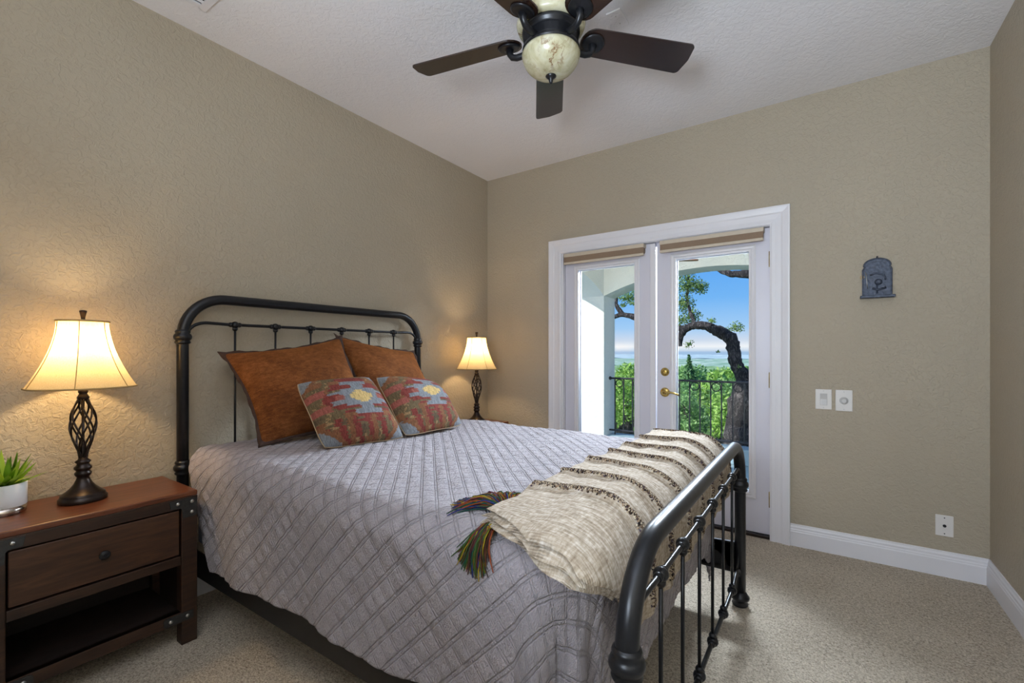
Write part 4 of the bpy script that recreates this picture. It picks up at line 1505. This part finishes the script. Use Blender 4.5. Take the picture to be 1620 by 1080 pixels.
struct('porch_kerb', MB().box(PX, PXR, PY0 + 0.06, PY1 - 0.06, porch_z, 0.115), M['porch_floor'], bevel=0.01)

RYY = 2.40
rl_ = thing('porch_railing', 'black wrought iron railing with ring details between the porch piers', 'railing', (1.45, RYY, 0.115))
obj('top_rail', MB().box(PX + 0.001, PXR - 0.001, RYY - 0.018, RYY + 0.018, 0.845, 0.868), M['rail_iron'], rl_, bevel=0.004)
obj('bottom_rail', MB().box(PX + 0.001, PXR - 0.001, RYY - 0.014, RYY + 0.014, 0.160, 0.182), M['rail_iron'], rl_, bevel=0.003)
sp = 0.118
nb = int((PXR - PX - 0.08) / sp)
for i in range(nb + 1):
    xx = PX + 0.08 + i * sp
    obj('baluster', MB().box(xx - 0.0065, xx + 0.0065, RYY - 0.0065, RYY + 0.0065, 0.115 if i % 7 == 0 else 0.180, 0.847), M['rail_iron'], rl_)
    if i % 2 == 0 and i < nb:
        xc = xx + sp / 2
        obj('ring', MB().tube([(xc + 0.048 * math.cos(a), RYY, 0.793 + 0.048 * math.sin(a)) for a in [2 * PI * q / 28 for q in range(28)]], 0.0058, 8, closed=True), M['rail_iron'], rl_)
obj('wall_bracket', MB().ball((PX + 0.012, RYY, 0.856), 0.024, 14), M['rail_iron'], rl_)

pf = thing('porch_fan', 'brown porch fan blade showing under the porch ceiling outside', 'fan', (1.05, 0.85, 2.06))
pcx, pcy = 1.05, 0.85
obj('motor', MB().lathe([(0.018, 2.615), (0.018, 2.24), (0.08, 2.23), (0.10, 2.19), (0.10, 2.12), (0.07, 2.08)], (pcx, pcy, 0), 28), M['bronze'], pf)
for k in range(3):
    th = math.radians(38 + 120 * k)
    ux, vy = Vector((math.cos(th), math.sin(th), 0)), Vector((-math.sin(th), math.cos(th), 0.10))
    o_ = [(0.09, -0.03), (0.2, -0.055), (0.55, -0.075), (0.615, -0.060), (0.645, -0.03), (0.655, 0), (0.645, 0.03), (0.615, 0.060), (0.55, 0.075), (0.2, 0.055), (0.09, 0.03)]
    c = Vector((pcx, pcy, 2.082))
    v = [c + ux * r + vy * w + Vector((0, 0, h)) for h in (0, -0.010) for r, w in o_]
    n = len(o_)
    obj('fan_blade', MB().add(v, [tuple(range(n)), tuple(range(2 * n - 1, n - 1, -1))] + [(i, i + n, (i + 1) % n + n, (i + 1) % n) for i in range(n)]), M['porch_wood'], pf)

# ================================================================== LANDSCAPE
def ground_z(x, y):
    return -1.0 - 0.10 * (y - 2.6) - 0.0035 * np.minimum(np.maximum(y - 6, 0), 60) ** 1.7 + 0.35 * np.sin(x * 0.21 + y * 0.13)
gx, gy = np.meshgrid(np.linspace(-60, 60, 90), np.linspace(2.7, 130, 90), indexing='ij')
gp = np.stack([gx, gy, ground_z(gx, gy)], -1)
struct('hillside', MB().grid(gp), M['hillside'], origin=(0, 0, 0), fix=False)
def land(name, y0, y1, z0, z1, amp, mat, x0=-1.0, x1=0.7, seed=0):
    vx, t = np.meshgrid(np.linspace(0, 1, 90), np.linspace(0, 1, 50), indexing='ij')
    vy_ = y0 + (y1 - y0) * t ** 1.6
    vx = (x0 + (x1 - x0) * vx) * (vy_ + 40)
    k = 6.28 / (0.12 * (y0 + y1) / 2)
    vz = z0 + (z1 - z0) * t + amp * np.sin(vx * k + seed) * np.sin(vy_ * k * 0.7 + seed * 2) + 0.5 * amp * np.sin(vx * k * 2.7 + vy_ * k * 1.9)
    struct(name, MB().grid(np.stack([vx, vy_, vz], -1)), mat, origin=(0, 0, 0), fix=False)
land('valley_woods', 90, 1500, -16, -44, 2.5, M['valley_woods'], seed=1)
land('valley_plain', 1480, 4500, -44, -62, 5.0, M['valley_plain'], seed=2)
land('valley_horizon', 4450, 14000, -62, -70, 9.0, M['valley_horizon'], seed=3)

def leaf_cloud(mb_v, mb_f, centre, rad, n, size, rs, shell=0.55):
    d = rs.normal(size=(n, 3))
    d /= np.linalg.norm(d, axis=1)[:, None]
    r = (shell + (1 - shell) * rs.rand(n)) ** 0.7
    P = np.array(centre) + d * r[:, None] * np.array(rad)
    a = rs.normal(size=(n, 3))
    a /= np.linalg.norm(a, axis=1)[:, None]
    b = np.cross(a, d + 0.3 * rs.normal(size=(n, 3)))
    b /= np.maximum(np.linalg.norm(b, axis=1), 1e-6)[:, None]
    s = size * rs.uniform(0.6, 1.3, n)[:, None]
    q = np.stack([P - a * s, P - b * s * 0.5, P + a * s, P + b * s * 0.5], 1)
    k = sum(len(x) for x in mb_v)
    mb_v.append(q.reshape(-1, 3))
    idx = np.arange(n)[:, None] * 4 + np.arange(4)[None, :] + k
    mb_f.append(idx)

def leaf_object(name, vs, fs, mat, parent):
    V = np.concatenate(vs)
    F = np.concatenate(fs)
    V = V - np.array(base_of(parent))
    me = bpy.data.meshes.new(name)
    me.from_pydata(V.tolist(), [], F.tolist())
    me.materials.append(mat)
    o = bpy.data.objects.new(name, me)
    COL.objects.link(o)
    o.parent = parent
    return o

# the old oak: trunk leaning over the railing, limbs arching to the left
OY = 4.6
CAMP = np.array(cam.location)
oak = thing('oak_tree', 'gnarled live oak with arching dark limb just beyond the porch railing', 'tree', (1.55, OY, float(ground_z(1.55, OY)) - 0.1))
trunk_pts = [(1.56, 4.6, -1.9), (1.55, 4.6, -0.81), (1.53, 4.6, -0.41), (1.51, 4.6, -0.12), (1.50, 4.6, 0.18), (1.53, 4.6, 0.53), (1.55, 4.6, 0.74), (1.49, 4.6, 0.87), (1.41, 4.6, 1.02), (1.38, 4.6, 1.23),
             (1.35, 4.6, 1.39), (1.24, 4.6, 1.49), (1.09, 4.6, 1.57), (0.97, 4.6, 1.63), (0.76, 4.6, 1.64), (0.63, 4.6, 1.57), (0.56, 4.6, 1.45), (0.55, 4.6, 1.30)]
trunk_r = [0.40, 0.336, 0.297, 0.262, 0.24, 0.19, 0.145, 0.11, 0.097, 0.10, 0.10, 0.091, 0.085, 0.070, 0.063, 0.057, 0.052, 0.040]
def smooth_path(pts, rad, k=5, jit=0.0, seed=0):
    P = [Vector(p) for p in pts]
    rr = random.Random(seed)
    out, ro = [], []
    for i in range(len(P) - 1):
        p0, p1, p2, p3 = P[max(0, i - 1)], P[i], P[i + 1], P[min(len(P) - 1, i + 2)]
        for q in range(k):
            t = q / k
            v = 0.5 * ((2 * p1) + (p2 - p0) * t + (2 * p0 - 5 * p1 + 4 * p2 - p3) * t * t + (3 * p1 - p0 - 3 * p2 + p3) * t ** 3)
            r = rad[i] * (1 - t) + rad[i + 1] * t
            out.append(v + Vector((rr.uniform(-1, 1), rr.uniform(-1, 1), rr.uniform(-1, 1))) * jit * r)
            ro.append(r * rr.uniform(1 - jit, 1 + jit))
    out.append(P[-1])
    ro.append(rad[-1])
    return out, ro
p_, r_ = smooth_path(trunk_pts, trunk_r, 5, 0.10, 3)
obj('trunk', MB().tube(p_, r_, 18), M['bark'], oak)
def limb(pts, rad, seed):
    p, r = smooth_path(pts, rad, 5, 0.12, seed)
    obj('limb', MB().tube(p, r, 12), M['bark'], oak)
limb([(0.72, 4.65, 1.63), (0.54, 4.85, 1.61), (0.28, 5.0, 1.68), (0.0, 5.0, 1.73), (-0.34, 5.0, 1.85), (-0.62, 5.0, 1.92), (-0.80, 5.0, 1.86)], [0.05, 0.054, 0.055, 0.055, 0.055, 0.05, 0.028], 5)
limb([(-0.60, 5.0, 1.92), (-0.73, 5.02, 2.09), (-0.75, 5.05, 2.22), (-0.69, 5.1, 2.37), (-0.5, 5.2, 2.5)], [0.046, 0.042, 0.034, 0.025, 0.012], 6)
limb([(3.3, 4.5, 2.36), (2.6, 4.5, 2.33), (2.14, 4.6, 2.33), (1.86, 4.6, 2.37), (1.61, 4.6, 2.42), (1.37, 4.6, 2.44), (1.21, 4.6, 2.50), (1.07, 4.6, 2.61)], [0.12, 0.10, 0.085, 0.077, 0.064, 0.054, 0.040, 0.018], 7)
limb([(1.56, 4.6, 0.55), (1.95, 4.6, 0.95), (2.5, 4.55, 1.6), (3.0, 4.5, 2.15), (3.3, 4.5, 2.8)], [0.17, 0.15, 0.14, 0.125, 0.09], 8)
limb([(0.80, 4.62, 1.64), (0.68, 4.8, 1.88), (0.60, 4.9, 2.15), (0.62, 4.95, 2.6)], [0.035, 0.028, 0.022, 0.012], 9)
rs = np.random.RandomState(31)
ov, of = [], []
for c, r, n in (((0.63, 4.9, 2.37), (0.25, 0.28, 0.17), 800), ((0.82, 4.9, 2.31), (0.15, 0.2, 0.13), 380), ((0.53, 4.9, 2.05), (0.24, 0.25, 0.18), 700), ((0.68, 4.9, 1.82), (0.18, 0.2, 0.13), 420),
                ((0.50, 4.9, 2.62), (0.3, 0.3, 0.2), 600), ((0.50, 4.9, 1.76), (0.16, 0.2, 0.10), 240), ((1.39, 4.75, 1.60), (0.14, 0.15, 0.12), 170), ((1.27, 4.7, 1.55), (0.10, 0.1, 0.06), 70), ((1.04, 4.7, 1.72), (0.09, 0.1, 0.07), 70),
                ((0.65, 4.8, 1.33), (0.11, 0.1, 0.09), 70), ((-0.50, 5.0, 2.23), (0.22, 0.25, 0.10), 420), ((-0.30, 5.0, 2.34), (0.18, 0.2, 0.12), 330), ((-0.6, 5.0, 2.10), (0.09, 0.1, 0.05), 70),
                ((-0.36, 5.0, 2.12), (0.14, 0.2, 0.05), 120), ((1.47, 4.45, 0.97), (0.05, 0.05, 0.05), 14), ((0.25, 5.0, 2.3), (0.25, 0.25, 0.25), 400), ((1.15, 4.6, 1.20), (0.04, 0.05, 0.03), 10)):
    leaf_cloud(ov, of, c, r, n, 0.021, rs, 0.1)
leaf_object('foliage', ov, of, M['leaf_oak'], oak)

def tree(name, label, x, y, top, w, mat, n, kind, seed, group, leaf=0.05):
    rs = np.random.RandomState(seed)
    gz = float(ground_z(x, y)) - 0.1
    t = thing(name, label, 'tree', (x, y, gz), group)
    H = top - gz
    obj('trunk', MB().tube([(x, y, gz), (x + 0.05, y, gz + H * 0.4), (x, y, gz + H * 0.85)], [0.12 * w, 0.08 * w, 0.03], 8), M['bark'], t)
    vs, fs = [], []
    if kind == 'cone':
        for i in range(9):
            s = i / 8
            rr = w * (0.5 * (1 - s) ** 0.8 + 0.03)
            leaf_cloud(vs, fs, (x, y, gz + H * (0.2 + 0.78 * s)), (rr, rr, H * 0.08 + 0.05), int(n * (0.16 - 0.12 * s)) + 10, leaf, rs, 0.3)
    else:
        for i in range(13):
            a = rs.uniform(0, 6.28)
            rr = rs.uniform(0, 0.34) * w
            zc = gz + H * rs.uniform(0.45, 0.86)
            q = rs.uniform(0.20, 0.32) * w
            leaf_cloud(vs, fs, (x + rr * math.cos(a), y + rr * math.sin(a), min(zc, top - q * 0.8)) if i else (x, y, top - q * 0.7), (q, q, q * 0.8), n // 13, leaf, rs, 0.4)
    leaf_object('foliage', vs, fs, mat, t)
    return t

rt = random.Random(5)
# near shrubs and trees just below the porch, then the wooded slope behind
spec = []
for (x, y, top, w, m, kind) in (
        (-1.15, 6.6, 0.72, 1.5, 'leaf_a', 'round'), (0.10, 6.8, 0.30, 1.35, 'leaf_b', 'round'), (0.95, 6.9, 0.38, 1.2, 'leaf_a', 'round'),
        (-2.30, 9.2, 0.62, 1.8, 'leaf_a', 'round'), (-0.55, 9.0, 0.48, 1.7, 'leaf_b', 'round'), (0.50, 9.4, 0.55, 1.5, 'leaf_b', 'round'), (1.60, 9.2, 0.5, 1.7, 'leaf_b', 'round'),
        (-1.26, 13.0, 0.90, 1.5, 'leaf_c', 'cone'), (-0.30, 12.6, 0.62, 1.8, 'leaf_a', 'round'), (0.95, 13.0, 0.55, 1.9, 'leaf_b', 'round'), (-3.5, 13.2, 0.78, 2.2, 'leaf_a', 'round'),
        (-5.6, 20.0, 0.55, 3.2, 'leaf_b', 'round'), (-2.9, 19.5, 0.55, 2.6, 'leaf_b', 'round'), (-0.9, 20.0, 0.50, 2.6, 'leaf_a', 'round'), (0.9, 20.5, 0.45, 2.4, 'leaf_b', 'round'),
        (-9.0, 31.0, 0.25, 5.0, 'leaf_a', 'round'), (-4.9, 31.0, 0.25, 4.4, 'leaf_b', 'round'), (-1.6, 31.5, 0.2, 4.4, 'leaf_a', 'round'), (1.8, 31.0, 0.2, 4.0, 'leaf_b', 'round'),
        (-12.0, 48.0, -0.4, 7.5, 'leaf_b', 'round'), (-6.2, 49.0, -0.4, 7.0, 'leaf_a', 'round'), (-1.2, 49.0, -0.5, 6.6, 'leaf_b', 'round'), (4.0, 48.0, -0.5, 6.5, 'leaf_a', 'round')):
    spec.append((x, y, top, w, m, kind))
LAB = {'leaf_a': 'bright green bushy tree on the slope below the porch railing', 'leaf_b': 'mid green bushy tree on the slope below the porch railing', 'leaf_c': 'dark pointed cedar rising above the other trees outside'}
for i, (x, y, top, w, m, kind) in enumerate(spec):
    near = y < 10
    w = w * (0.80 if y > 12 else 0.92)
    tree('cedar_tree' if kind == 'cone' else 'bushy_tree', LAB[m], x, y, top, w, M[m], 3600 if near else (2400 if y < 25 else 1800), kind, 40 + i, LAB[m].replace('tree', 'trees').replace('cedar', 'cedars'), 0.04 if near else 0.04 + 0.0036 * y)
